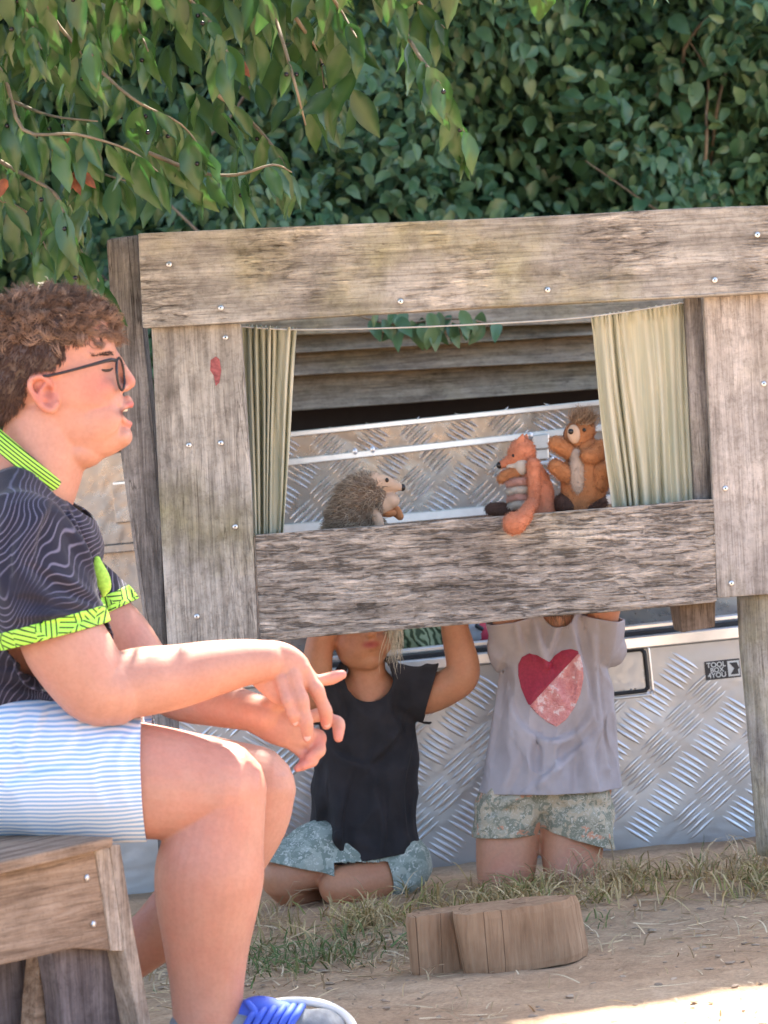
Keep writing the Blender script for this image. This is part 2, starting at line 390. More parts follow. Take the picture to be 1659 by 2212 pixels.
M['berry'] = plain('dark_berry', (0.012, 0.008, 0.012), 0.25)
M['dead_leaf'] = plain('dry_brown_leaf', (0.22, 0.07, 0.03), 0.8, var=0.4, sc=60)
M['blade'] = attrmat('grass_blade', 0.7, spec=0.2)

# ================================================================== GROUND
def axis(lo, a, b, hi, step):
    fine = np.arange(a, b+1e-6, step)
    n = 26; g = np.geomspace(1, 1+hi-b, n)[1:]-1; l = np.geomspace(1, 1+a-lo, n)[1:]-1
    return np.concatenate([(a-l)[::-1], fine, b+g])
gx = axis(-500, -2.0, 2.0, 500, 0.025); gy = axis(-500, 3.6, 8.6, 600, 0.025)
X, Yg = np.meshgrid(gx, gy)
V = np.stack([X.ravel(), Yg.ravel(), gz(X, Yg).ravel()], 1)
mask = (np.abs(V[:, 0]) < 2.05) & (V[:, 1] > 3.5) & (V[:, 1] < 8.7)
for i in np.nonzero(mask)[0]:
    x, y, z = V[i]
    V[i, 2] += 0.007*mnoise.noise(Vector((x*5, y*5, 1.3)))+0.004*mnoise.noise(Vector((x*17, y*17, 4.1)))+0.0025*mnoise.noise(Vector((x*48, y*48, 8)))
nx, ny = len(gx), len(gy)
i, j = np.meshgrid(np.arange(ny-1), np.arange(nx-1), indexing='ij'); q = (i*nx+j).ravel()
g = mk('ground', V, np.stack([q, q+1, q+nx+1, q+nx], 1), M['ground'], smooth=True); g['kind'] = 'structure'

# ================================================================== LEAVES
LT = np.array([[0, 0, 0], [-.5, .34, 0], [-.36, .70, 0], [0, 1, 0], [.36, .70, 0], [.5, .34, 0], [0, .34, 0], [0, .70, 0], [-.30, .12, 0], [.30, .12, 0]], float)
LF = np.array([[0, 6, 8], [8, 6, 1], [1, 6, 7], [1, 7, 2], [2, 7, 3], [0, 9, 6], [9, 5, 6], [5, 7, 6], [5, 4, 7], [4, 3, 7]])
st_ = [(0.10, .24), (0.25, .43), (0.42, .5), (0.60, .44), (0.78, .28), (0.91, .12)]
LT2 = np.array([[0, 0, 0]]+[q for y_, w_ in st_ for q in ([-w_, y_, 0], [0, y_, 0], [w_, y_, 0])]+[[0, 1, 0]], float); nl_ = len(st_)
LF2 = [(0, 2, 1), (0, 3, 2)]
for k_ in range(nl_-1):
    a_ = 1+3*k_; LF2 += [(a_, a_+1, a_+4), (a_, a_+4, a_+3), (a_+1, a_+2, a_+5), (a_+1, a_+5, a_+4)]
LF2 += [(3*nl_-2, 3*nl_-1, 3*nl_+1), (3*nl_-1, 3*nl_, 3*nl_+1)]; LF2 = np.array(LF2)
VEIN = np.array([1.0 if abs(q[0]) < 1e-6 else 0.0 for q in LT2])
def leaf_shape2(fold=0.22, droop=0.22, wave=0.0, twist=0.0):
    T = LT2.copy(); T[:, 2] = fold*np.abs(T[:, 0]) - droop*T[:, 1]**2 + wave*np.sin(T[:, 1]*14)*0.05*np.abs(T[:, 0])*2 + twist*T[:, 0]*T[:, 1]
    T[:, 0] += 0.06*droop*np.sin(T[:, 1]*3)
    return T
def leaf_shape(fold=0.22, droop=0.22, wave=0.0):
    T = LT.copy(); T[:, 2] = fold*np.abs(T[:, 0]) - droop*T[:, 1]**2 + wave*np.sin(T[:, 1]*9)*np.sign(T[:, 0])*0.06
    return T
def frames(d, n):
    d = d/np.linalg.norm(d, axis=1)[:, None]
    x = np.cross(d, n); x /= np.linalg.norm(x, axis=1)[:, None]+1e-9
    return x, d, np.cross(x, d)
def leaf_mass(name, p, d, n, L, W, mat, parent, droop=0.22, fine=False):
    x, y, z = frames(d, n); N = len(p); T, LFx = (leaf_shape2(0.2, droop, 1.0), LF2) if fine else (leaf_shape(0.2, droop), LF)
    V = p[:, None, :] + x[:, None, :]*(T[None, :, 0, None]*W[:, None, None]) + (y[:, None, :]*T[None, :, 1, None] + z[:, None, :]*T[None, :, 2, None])*L[:, None, None]
    Fc = (LFx[None]+(np.arange(N)*len(T))[:, None, None]).reshape(-1, 3)
    c = np.repeat(rng.uniform(0, 1, N), len(T)); g_ = np.tile(VEIN, N) if fine else c*0; col = np.stack([c, g_, c, np.ones_like(c)], 1)
    o = mk(name, V.reshape(-1, 3), Fc, mat, parent, smooth=True, col=col); o['kind'] = 'stuff'; return o
def leaf_parts(name, p, d, n, L, W, mat, parent, droops):
    x, y, z = frames(d, n); tm = []
    for k, dr in enumerate(droops):
        T = leaf_shape2(0.16+0.06*k, dr, 1.0, 0.25*(-1)**k); me = bpy.data.meshes.new(name); me.from_pydata([tuple(a) for a in T], [], [tuple(f) for f in LF2]); me.update()
        a = me.color_attributes.new('Col', 'FLOAT_COLOR', 'POINT'); a.data.foreach_set('color', np.stack([VEIN*0, VEIN, VEIN*0, VEIN*0+1], 1).ravel().astype(np.float32))
        me.polygons.foreach_set('use_smooth', [True]*len(me.polygons)); me.materials.append(mat); tm.append(me)
    inv = parent.matrix_world.inverted()
    for i in range(len(p)):
        o = bpy.data.objects.new(name, tm[i % len(tm)]); COL.objects.link(o); o.parent = parent
        m = Matrix.Identity(4)
        for r in range(3):
            m[r][0] = x[i, r]*W[i]; m[r][1] = y[i, r]*L[i]; m[r][2] = z[i, r]*L[i]; m[r][3] = p[i, r]
        o.matrix_parent_inverse = inv; o.matrix_basis = m
def unit(n): 
    a = rng.normal(size=(n, 3)); return a/np.linalg.norm(a, axis=1)[:, None]
def shadow_at(p): return p - S*(p[:, 2:3]/S[2])

# ------------------------------------------------------------------ hedge
hedge = empty('hedge', (0.3, 9.4, gz(0.3, 9.4)), 'tall dense dark green hedge of small oval leaves behind the wooden stage', 'hedge')
N = 150000
hx = rng.uniform(-3.4, 4.6, N); hz = np.where(rng.uniform(size=N) < 0.78, rng.uniform(0.3, 2.45, N), rng.uniform(2.5, 7.2, N))  # sparse upper leaves rise out of view only to cast shade
dep = rng.beta(1.0, 2.2, N)*1.0
def hfront(x, z): return 8.75 + 0.30*np.sin(x*2.1+z*1.3)*np.cos(z*2.7-x*0.8) + 0.16*np.sin(x*5.3-z*4.1) + 0.10*np.sin(x*11+z*9.0)
p = np.stack([hx, hfront(hx, hz)+dep, hz], 1)
G = shadow_at(p); edge = np.clip(5.18+0.42*(G[:, 0]-0.15), 4.95, 5.6) + 0.05*np.sin(G[:, 0]*6)+0.03*np.sin(G[:, 0]*17)
keep = G[:, 1] > edge
u_, v_ = pix(p)
inview = (u_ > -60) & (u_ < 1720) & (v_ < 930) & (v_ > -80)
keep &= inview | (rng.uniform(size=N) < 0.75)
p = p[keep]; inview = inview[keep]; dep = dep[keep]; N = len(p)
# clumps: leaves lean together within a clump
cl = np.floor(p/0.16).astype(int); hsh = (cl[:, 0]*73856093 ^ cl[:, 1]*19349663 ^ cl[:, 2]*83492791) % 9973
crng = np.random.default_rng(3); cd = crng.normal(size=(9973, 3))
d = unit(N)*0.7 + cd[hsh]*0.35 + np.array([0, -0.35, -0.45]); nn = unit(N)*0.55 + cd[(hsh*7) % 9973]*0.25 + np.array([0.0, -0.75, 0.7])
L = rng.uniform(0.032, 0.058, N)*np.where(rng.uniform(size=N) < 0.15, 1.25, 1.0); W = L*rng.uniform(0.46, 0.66, N)
front = np.nonzero(inview & (dep < 0.10))[0]
u_, v_ = pix(p)
vis = front[(u_[front] > 650) & (v_[front] < 520) & (u_[front] < 1659) & (v_[front] > 0)]
sel = vis[np.argsort(dep[vis]-L[vis])][:300]
rest = np.setdiff1d(np.arange(N), sel)
leaf_parts('leaf', p[sel]-np.array([0, 0.03, 0]), d[sel], nn[sel], L[sel]*1.12, W[sel]*1.12, M['hedge_leaf'], hedge, (0.15, 0.3, 0.05))
leaf_mass('foliage', p[rest], d[rest], nn[rest], L[rest], W[rest], M['hedge_leaf'], hedge)
# solid green sheet added to close the hedge and block the sun
hgx, hgz = np.meshgrid(np.linspace(-3.4, 4.6, 150), np.linspace(-0.1, 7.6, 110)); hq = np.stack([hgx.ravel(), np.zeros(hgx.size), hgz.ravel()], 1)
hq[:, 1] = hfront(hq[:, 0], hq[:, 2])+0.62+0.10*nfield(hq, 6.0)+0.07*nfield(hq, 19.0)
hG = shadow_at(hq); over = np.clip(np.clip(5.20+0.42*(hG[:, 0]-0.15), 4.97, 5.6)-hG[:, 1], 0, None); hq[:, 2] -= over*S[2]/S[1]
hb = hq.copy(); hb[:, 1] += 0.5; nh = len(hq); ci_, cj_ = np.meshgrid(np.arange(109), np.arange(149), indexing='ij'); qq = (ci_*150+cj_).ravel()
ff = np.stack([qq, qq+1, qq+151, qq+150], 1); M['inner'] = plain('hedge_backing_green', (0.04, 0.085, 0.04), 0.8, var=0.6, sc=45, bump=1.0)
io = mk('hedge_sun_block', np.vstack([hq, hb]), np.vstack([ff, ff[:, ::-1]+nh]), M['inner'], hedge, False); io['kind'] = 'stuff'
for k in range(14):
    x0 = rng.uniform(-1.2, 1.6); z0 = rng.uniform(1.3, 2.2); y0 = hfront(x0, z0)+rng.uniform(-0.05, 0.25)
    pts = [(x0, y0+0.2, z0-0.25)]; dx = rng.uniform(-.12, .12)
    for s in range(4): pts.append((x0+dx*s+rng.uniform(-.03, .03), y0+0.02*s, z0-0.12+0.11*s))
    v, f = limb(pts, [0.006, 0.005, 0.0045, 0.003, 0.002], n=6, sub=2); mk('twig', v, f, M['twig'], hedge, True)
for x0 in (-2.4, -1.1, 0.2, 1.4, 2.7, 3.9):
    pts = [(x0+rng.uniform(-.1, .1)*s, 9.75+rng.uniform(-.08, .08), 1.0*s-0.05) for s in range(6)]
    v, f = limb(pts, [0.06, 0.05, 0.045, 0.035, 0.025, 0.012], n=8, sub=2); mk('stem', v, f, M['bark'], hedge, True)

# ------------------------------------------------------------------ overhanging tree
tree = empty('cherry_tree', (-2.2, 6.6, gz(-2.2, 6.6)), 'tree with long drooping bright green leaves hanging over the stage from upper left', 'tree')
def branch(name, pts, rad, sub=4, n=8, mat='twig'):
    v, f = limb(pts, rad, n=n, sub=sub); return mk(name, v, f, M[mat], tree, True)
branch('trunk', [(-2.2, 6.6, -0.15), (-2.15, 6.6, 0.5), (-2.2, 6.55, 1.2), (-2.05, 6.5, 1.9), (-2.0, 6.5, 2.6), (-1.9, 6.5, 3.2)], [0.15, 0.12, 0.105, 0.10, 0.07, 0.03], n=16, mat='bark')
for pts in ([(-2.1, 6.5, 1.5), (-1.6, 6.2, 1.85), (-1.0, 5.9, 2.05), (-0.4, 5.8, 2.1), (0.1, 5.9, 2.0)],
            [(-2.05, 6.5, 2.0), (-1.5, 6.4, 2.4), (-0.8, 6.4, 2.65), (0.0, 6.5, 2.7), (0.5, 6.8, 2.7)],
            [(-2.0, 6.5, 2.4), (-1.4, 6.9, 2.8), (-0.6, 7.2, 3.0), (0.2, 7.4, 3.05)],
            [(-2.1, 6.5, 1.7), (-1.6, 5.8, 2.0), (-1.0, 5.3, 2.1), (-0.5, 5.1, 2.1)]):
    branch('limb', pts, [0.055, 0.045, 0.035, 0.022, 0.01][:len(pts)], mat='bark')
# hanging twigs seen in the picture: (path in photo pixels, depth)
TW = [([(-120, 60), (0, 150), (50, 280), (165, 290), (280, 325), (340, 370)], 5.45, 30),
      ([(60, -60), (130, 60), (230, 165), (300, 222), (390, 268), (440, 330)], 5.6, 26),
      ([(-80, 300), (20, 360), (120, 420), (150, 500), (185, 560), (215, 610)], 5.5, 26),
      ([(330, -80), (420, 10), (470, 70), (500, 130)], 5.35, 17),
      ([(540, -60), (590, 30), (620, 120), (645, 210), (660, 270)], 5.5, 22),
      ([(470, 205), (540, 260), (600, 330), (620, 372)], 6.0, 9),
      ([(320, 330), (430, 372), (510, 378), (590, 356), (630, 372)], 5.7, 18),
      ([(690, -50), (740, 30), (770, 80)], 5.8, 10),
      ([(840, -30), (872, 60), (905, 120), (950, 180), (985, 250), (1005, 290)], 5.4, 24),
      ([(160, -60), (190, 40), (200, 120)], 5.25, 16), ([(20, -60), (60, 30), (90, 110)], 5.3, 16),
      ([(250, -50), (290, 40), (320, 110)], 5.7, 12),
      ([(-60, 190), (30, 220), (110, 250), (210, 262)], 5.6, 16),
      ([(150, 330), (210, 370), (270, 390)], 5.9, 12), ([(0, 430), (70, 470), (100, 540)], 5.9, 12),
      ([(640, 40), (690, 120), (700, 190)], 6.1, 8), ([(880, -20), (930, 30), (960, 60)], 6.2, 8)]
lp, ld, ln, lL = [], [], [], []
for path, Yd, cnt in TW:
    pts = np.array([P(u, v, Yd+0.06*math.sin(i*1.7)) for i, (u, v) in enumerate(path)])
    v, f = limb(pts, np.linspace(0.0042, 0.0014, len(pts)), n=6, sub=4); mk('twig', v, f, M['twig'], tree, True)
    cp = catmull(pts, 10)
    for k in range(cnt):
        s = (k+rng.uniform(0, 1))/cnt*(len(cp)-2); i = int(s); q = cp[i]+(cp[i+1]-cp[i])*(s-i)
        tdir = cp[i+1]-cp[i]; tdir /= np.linalg.norm(tdir)
        side = 1 if k % 2 else -1
        dd = np.array([side*rng.uniform(0.0, 0.5), rng.uniform(-0.6, 0.4), -1.0])+tdir*rng.uniform(0.2, 0.7)
        lp.append(q+np.array([0, rng.uniform(-.03, .03), -0.004])); ld.append(dd)
        ln.append(np.array([rng.uniform(-0.9, 0.9), -0.9, rng.uniform(-0.1, 0.7)])); lL.append(rng.uniform(0.05, 0.10))
lp, ld, ln, lL = map(np.array, (lp, ld, ln, lL))
SUNLIT = [(P(u, 1388, 4.99), 0.05) for u in range(345, 625, 22)] + [(P(u, 1568, 4.98), 0.05) for u in range(250, 380, 25)]
def clear_of_sun(q_, extra=0.03):
    k_ = np.ones(len(q_), bool)
    for c_, r_ in SUNLIT:
        w = q_-c_; s = w @ S; k_ &= np.linalg.norm(w-s[:, None]*S, axis=1) > r_+extra
    return k_
k_ = clear_of_sun(lp, 0.02); lp, ld, ln, lL = lp[k_], ld[k_], ln[k_], lL[k_]
leaf_parts('leaf', lp, ld, ln, lL, lL*rng.uniform(0.30, 0.44, len(lL)), M['tree_leaf'], tree, (0.12, 0.3, 0.42, -0.1))
print('tree leaf parts', len(lp))
# deeper foliage, plus an unseen crown shaped overhead to shade the boy
def crown(n, lo, hi):
    q = rng.uniform(lo, hi, (n, 3)); return q
c1 = crown(13000, (-2.4, 4.7, 1.75), (1.5, 7.8, 3.1))
c2 = crown(620, (-1.0, 5.9, 1.25), (0.0, 6.9, 1.95))
uu, vv = pix(c2)
c2 = c2[(vv < 500-0.45*np.clip(uu-100, 0, 2000)+rng.normal(0, 25, len(c2))) & ~((uu > 215) & (vv > 470))]
uu, vv = pix(c1); c1 = c1[vv < -70]
allc = np.vstack([c1, c2]); G = shadow_at(allc)
ok = (G[:, 0] < 0.10+0.05*np.sin(G[:, 1]*9)) & (G[:, 1] < 5.7) | (np.arange(len(allc)) >= len(c1))
ok &= clear_of_sun(allc)
allc = allc[ok]; N = len(allc)
d = unit(N)*0.55+np.array([0, -0.1, -0.8]); nn = unit(N)*0.8+np.array([0, -0.5, 0.5]); L = rng.uniform(0.075, 0.12, N)
leaf_mass('foliage', allc, d, nn, L, L*rng.uniform(0.36, 0.48, N), M['tree_leaf'], tree, 0.3, fine=True)
for k in range(46):
    i = rng.integers(len(lp)); q = lp[i]+np.array([rng.uniform(-.02, .02), -0.01, -rng.uniform(0.01, 0.05)])
    v, f = ell(q, (0.0042,)*3, nu=8, nv=6); mk('berry', v, f, M['berry'], tree, True)
for (u, v) in ((112, 325), (168, 368), (155, 378), (517, 120), (10, 385), (175, 372), (512, 128)):
    q = P(u, v, 5.4); T = leaf_shape(0.5, 0.5, 2)*np.array([0.018, 0.035, 0.035]); T = T @ np.array(Matrix.Rotation(rng.uniform(0, 6), 3, 'Y') @ Matrix.Rotation(-1.3, 3, 'X')).T
    mk('dry_leaf', T+q, [tuple(a) for a in LF], M['dead_leaf'], tree, True)
# sprig of leaves that hangs into the stage opening from behind
sp = empty('leafy_sprig', P(945, 690, 7.9), 'dark leafy twig hanging in front of the shed boards inside the stage opening', 'branch')
path = [(700, 655), (800, 690), (860, 700), (940, 690), (1010, 690), (1070, 705)]
pts = [P(u, v, 7.9) for u, v in path]; v, f = limb(pts, [0.003]*6, n=6, sub=3); mk('twig', v, f, M['twig'], sp, True)
pp = np.array([P(u, v, 7.9+rng.uniform(-.05, .05)) for u, v in [(rng.uniform(800, 1075), rng.uniform(668, 712)) for _ in range(30)]])
n_ = len(pp); L = rng.uniform(0.04, 0.07, n_)
leaf_parts('leaf', pp, unit(n_)*0.5+np.array([0, -0.2, -0.8]), unit(n_)*0.5+np.array([0, -1, 0.3]), L, L*0.5, M['hedge_leaf'], sp, (0.2, 0.35))

# ================================================================== PLANK SHED BEHIND
shed = empty('plank_shed', P(960, 800, 8.25), 'weathered horizontal siding boards of a shed seen through the stage opening', 'shed')
def sline(u, a, b):                             # pixel line through two points
    (u0, v0), (u1, v1) = a, b; return v0+(v1-v0)*(u-u0)/(u1-u0)
lines = [((645, 640), (1275, 620)), ((645, 724), (1275, 696)), ((645, 762), (1275, 724)), ((635, 811), (1282, 779)), ((629, 888), (1285, 840))]
for k in range(4):
    uv = [(380, sline(380, *lines[k])), (1560, sline(1560, *lines[k])), (1560, sline(1560, *lines[k+1])), (380, sline(380, *lines[k+1]))]
    f = [P(*uv[0], 8.30), P(*uv[1], 8.30), P(*uv[2], 8.235), P(*uv[3], 8.235)]
    prism('plank', f, [q+np.array([0, 0.028, 0]) for q in f], M['siding'], shed, bev=0.004, rough=0.003, cuts=6)
    if k > 0:
        lip = [P(*uv[2], 8.234), P(*uv[3], 8.234)]; 
slab('gap_shade_sheet', [(380, 880), (1560, 800), (1560, 1500), (380, 1500)], 8.40, 0.03, M['dark_void'], shed)  # near-black sheet painted as the shade in the gap under the siding

# ================================================================== ALUMINIUM CHEST
YC, YL = 7.15, 7.72
chest = empty('tool_chest', P(1000, 1880, YC), 'large open aluminium tread-plate tool chest standing behind the two kneeling figures', 'tool chest')
top = ((837, 1436), (1591, 1357)); bot = ((900, 1887), (1620, 1812)); rimb = ((837, 1456), (1591, 1380))
U0, U1 = 120, 1760
slab('panel', [(U0, sline(U0, *rimb)), (U1, sline(U1, *rimb)), (U1, sline(U1, *bot)+6), (U0, sline(U0, *bot)+6)], YC, 0.025, M['alu'], chest, bev=0.002)
slab('rim', [(U0, sline(U0, *top)-4), (U1, sline(U1, *top)-4), (U1, sline(U1, *rimb)), (U0, sline(U0, *rimb))], YC-0.012, 0.05, M['alu_trim'], chest, bev=0.003)
slab('rim_seal', [(U0, sline(U0, *top)-16), (U1, sline(U1, *top)-16), (U1, sline(U1, *top)-5), (U0, sline(U0, *top)-5)], YC+0.02, 0.03, M['black'], chest, bev=0.003)
slab('rim_rail', [(U0, sline(U0, *top)-30), (U1, sline(U1, *top)-30), (U1, sline(U1, *top)-18), (U0, sline(U0, *top)-18)], YC+0.05, 0.03, M['alu_trim'], chest, bev=0.003)
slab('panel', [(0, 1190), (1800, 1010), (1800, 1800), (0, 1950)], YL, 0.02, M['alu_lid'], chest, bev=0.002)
# floor panel: shallow tray a hand below the rim, on which things lie
a, b = P(U0, sline(U0, *top)+25, YC+0.03), P(U1, sline(U1, *top)+25, YC+0.03); dv = np.array([0, 0.54, 0])
prism('tray', [a, b, b+dv, a+dv], [q-np.array([0, 0, 0.01]) for q in (a, b, b+dv, a+dv)], M['alu'], chest, bev=0)
# raised five-bar tread: bars in groups that turn by ninety degrees from one to the next
O = P(1000, 1660, YC); ex = P(1591, 1600, YC)-P(837, 1679, YC); ex /= np.linalg.norm(ex); ez = np.cross([0, 1.0, 0], ex)*-1
if ez[2] < 0: ez = -ez
def tread(name, O, ex, ez, w, h, pitch, parent, mat, skip=None, raise_=0.0016):
    Vs, Fs = [], []; nI = int(w/pitch)+2; nJ = int(h/pitch)+2
    for i in range(-nI, nI+1):
        for j in range(-nJ, nJ+1):
            cx = (i+j)*pitch*0.5*1.25; cz = (j-i)*pitch*0.5*1.25
            if abs(cx) > w/2-0.012 or abs(cz) > h/2-0.03: continue
            if skip and skip(cx, cz): continue
            ang = R(38) if (i % 2 == 0) else R(-38)
            a = np.array([math.cos(ang), math.sin(ang)]); b = np.array([-a[1], a[0]])
            for k in range(-2, 3):
                c = np.array([cx, cz])+b*k*pitch*0.155; Lh = pitch*0.42; Wh = pitch*0.052
                prof = [(-1, 0), (-.6, .75), (0, 1), (.6, .75), (1, 0), (.6, -.75), (0, -1), (-.6, -.75)]
                o = len(Vs)
                for (s, t) in prof:
                    q = c+a*s*Lh+b*t*Wh; Vs.append(O+ex*q[0]+ez*q[1]-np.array([0, 0.0003, 0]))
                for s in (-.6, 0, .6):
                    q = c+a*s*Lh; Vs.append(O+ex*q[0]+ez*q[1]+np.array([0, -raise_, 0]))
                Fs += [(o, o+1, o+8), (o+1, o+2, o+9, o+8), (o+2, o+3, o+10, o+9), (o+3, o+4, o+10), (o+4, o+5, o+10), (o+5, o+6, o+9, o+10), (o+6, o+7, o+8, o+9), (o+7, o, o+8)]
    t = mk(name, Vs, Fs, mat, parent, smooth=True); t['kind'] = 'stuff'; return t
tread('tread_bars', O, ex, ez, 1.60, 0.43, 0.088, chest, M['alu_bar'], raise_=0.0032)
# recessed pull handle with its black frame
def ring(name, c, ex, ez, w, h, r, mat, parent, cy=0.0):
    pts = []
    for s, t in ((-1, -1), (1, -1), (1, 1), (-1, 1)):
        for k in range(4):
            an = math.atan2(t, s)-math.pi/4+k*math.pi/6
            pts.append(c+ex*(s*(w/2-0.012)+0.012*math.cos(an))+ez*(t*(h/2-0.012)+0.012*math.sin(an)))
    pts.append(pts[0]); pts.append(pts[1])
    v, f = limb(pts, [r]*len(pts), n=8, sub=2); return mk(name, v, f, mat, parent, True)
hc = P(1345, 1452, YC-0.004)
hd = ring('handle', hc, ex, ez, 0.105, 0.092, 0.0045, M['black'], chest)
ring('handle_rim', hc-np.array([0, 0.001, 0]), ex, ez, 0.125, 0.112, 0.003, M['alu_trim'], hd)
bm = bmesh.new(); vs = [bm.verts.new(hc+ex*s*0.045+ez*t*0.038-np.array([0, 0.002, 0])) for s, t in ((-1, -1), (1, -1), (1, 1), (-1, 1))]; bm.faces.new(vs)
bm_obj('handle_plate', bm, M['alu'], hd)
# sticker with lettering
M['st_black'] = plain('sticker_black', (0.03, 0.03, 0.035), 0.4); M['st_white'] = plain('sticker_white', (0.75, 0.77, 0.74), 0.4, var=0.05)
so = P(1561, 1446, YC-0.0030)
def plate(name, c, w, h, mat, parent, off):
    q = [c+ex*s*w/2+ez*t*h/2-np.array([0, off, 0]) for s, t in ((-1, -1), (1, -1), (1, 1), (-1, 1))]
    return prism(name, q, [x+np.array([0, 0.0008, 0]) for x in q], mat, parent, bev=0)
st = plate('sticker', so, 0.078, 0.041, M['st_black'], chest, 0.0)
def text(name, s, c, size, mat, parent, off=0.0012):
    cu = bpy.data.curves.new(name, 'FONT'); cu.body = s; cu.size = size; cu.align_x = 'CENTER'; cu.align_y = 'CENTER'; cu.extrude = 0.0002; cu.offset = size*0.02
    o = bpy.data.objects.new(name, cu); COL.objects.link(o)
    me = bpy.data.meshes.new_from_object(o.evaluated_get(bpy.context.evaluated_depsgraph_get())); bpy.data.objects.remove(o)
    V = verts_of(me); set_verts(me, np.array(c)-np.array([0, off, 0])+V[:, :1]*ex+V[:, 1:2]*ez-V[:, 2:3]*np.array([0, 1, 0]))
    return put(name, me, mat, parent)
for s, dx, dz, sz in (('TOOL', -0.0135, 0.0115, 0.0155), ('BOX', -0.0125, 0.0, 0.0145), ('4YOU', -0.0135, -0.0115, 0.0155)):
    text('lettering', s, so+ex*dx+ez*dz, sz, M['st_white'], st)
plate('emblem_field', so+ex*0.0245, 0.026, 0.034, M['st_white'], st, 0.001)
def poly(name, c, pts, mat, parent, off):
    q = [c+ex*s+ez*t-np.array([0, off, 0]) for s, t in pts]; return prism(name, q, [x+np.array([0, 0.0005, 0]) for x in q], mat, parent, bev=0)
poly('emblem', so+ex*0.0245, [(-.009, .013), (.008, .013), (.010, .006), (.013, 0), (.009, -.004), (.010, -.013), (-.008, -.013), (.001, 0)], M['st_black'], st, 0.0018)
# lid, standing open behind
lt = ((612, 940), (1290, 870)); lr = ((612, 1000), (1290, 925)); lb = ((612, 1143), (1050, 1103))
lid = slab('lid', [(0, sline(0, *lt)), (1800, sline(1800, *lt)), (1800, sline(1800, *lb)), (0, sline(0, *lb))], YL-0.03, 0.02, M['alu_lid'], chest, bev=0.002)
def strip(name, ln, w, Y, mat, parent, th=0.02, s0=430):
    return slab(name, [(s0, sline(s0, *ln)-w/2), (1800, sline(1800, *ln)-w/2), (1800, sline(1800, *ln)+w/2), (s0, sline(s0, *ln)+w/2)], Y, th, mat, parent, bev=0.002)
strip('edge_trim', lt, 12, YL-0.05, M['alu_trim'], lid, 0.05); strip('edge_trim', lr, 15, YL-0.045, M['alu_trim'], lid)
strip('edge_trim', lb, 20, YL-0.055, M['alu_trim'], lid, 0.04); slab('edge_trim', [(0, sline(0, *lb)), (429, sline(429, *lb)), (429, sline(429, *lb)+18), (0, sline(0, *lb)+18)], YL-0.05, 0.02, M['alu_lid'], lid, bev=0.002)  # left stretch in duller metal, its lack of shine put into the colour
ex2 = P(1290, 925, YL)-P(612, 1000, YL); ex2 /= np.linalg.norm(ex2); ez2 = np.cross(ex2, [0, 1.0, 0]); ez2 = -ez2 if ez2[2] < 0 else ez2
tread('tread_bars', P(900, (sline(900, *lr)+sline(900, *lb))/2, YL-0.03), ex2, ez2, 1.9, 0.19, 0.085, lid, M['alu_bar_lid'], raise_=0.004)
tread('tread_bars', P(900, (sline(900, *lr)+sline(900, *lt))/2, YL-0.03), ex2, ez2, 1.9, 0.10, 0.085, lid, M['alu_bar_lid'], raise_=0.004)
la = slab('latch', [(1150, 940), (1186, 936), (1188, 968), (1152, 972)], YL-0.075, 0.03, M['steel'], lid, bev=0.003)
slab('latch_plate', [(1154, 972), (1185, 969), (1186, 990), (1158, 993)], YL-0.065, 0.02, M['steel'], la, bev=0.002)
v, f = limb([P(1155, 1001, YL-0.07), P(1186, 998, YL-0.07), P(1193, 990, YL-0.07)], [0.0045]*3, n=8, sub=3); mk('latch_bail', v, f, M['alu_trim'], la, True)
v, f = ell(P(1145, 940, YL-0.07), (0.008, 0.006, 0.008)); mk('rivet', v, f, M['steel'], lid, True)
slab('hinge_plate', [(240, 1045), (290, 1041), (296, 1125), (250, 1131)], YL-0.06, 0.025, M['alu_lid'], lid, bev=0.002)
slab('hinge_strip', [(243, 1042), (290, 1038), (290, 1044), (244, 1048)], YL-0.064, 0.01, M['alu_trim'], lid, bev=0.001)
for uu in (862, 900): 
    v, f = ell(P(uu-95, sline(uu-95, *lr)-8, YL-0.05), (0.006, 0.005, 0.008), nu=10, nv=8); mk('rivet', v, f, M['alu_trim'], lid, True)

# ================================================================== PUPPET STAGE
YF = 6.30
stage = empty('puppet_stage', P(830, 1960, YF), 'weathered grey wooden puppet stage frame with a window opening', 'puppet stage')
slab('beam', [(298, 505), (700, 487), (1150, 466), (1500, 447), (1640, 444), (1800, 440), (1800, 624), (1500, 641), (1000, 668), (600, 691), (307, 710)], YF-0.045, 0.042, M['wood_x'], stage, bev=0.004, rough=0.0022)
slab('upright_board', [(327, 709), (521, 697), (540, 1020), (557, 1381), (362, 1396), (345, 1080)], YF, 0.04, M['wood_z'], stage, bev=0.004, rough=0.002)
slab('corner_post', [(232, 517), (302, 507), (312, 708), (350, 1100), (372, 1400), (396, 2010), (350, 2010), (322, 1400), (307, 1319), (261, 981)], YF+0.043, 0.10, M['wood_dark'], stage, bev=0.008, rough=0.006)
slab('upright_board', [(1520, 640), (1800, 622), (1815, 1275), (1550, 1292), (1536, 980)], YF, 0.04, M['wood_z_pink'], stage, bev=0.004, rough=0.002)
slab('batten', [(1479, 643), (1516, 641), (1541, 1080), (1502, 1083)], YF+0.045, 0.045, M['wood_dark'], stage, bev=0.003, rough=0.002)
slab('rail', [(551, 1156), (800, 1137), (1100, 1113), (1400, 1090), (1545, 1077), (1549, 1301), (1300, 1324), (900, 1357), (561, 1386), (556, 1270)], YF+0.002, 0.038, M['wood_rough'], stage, bev=0.004, rough=0.003, cuts=2)
f = [P(1467, 1300, YF+0.06), P(1545, 1295, YF+0.06), P(1545, 1355, YF+0.06), P(1473, 1366, YF+0.06)]
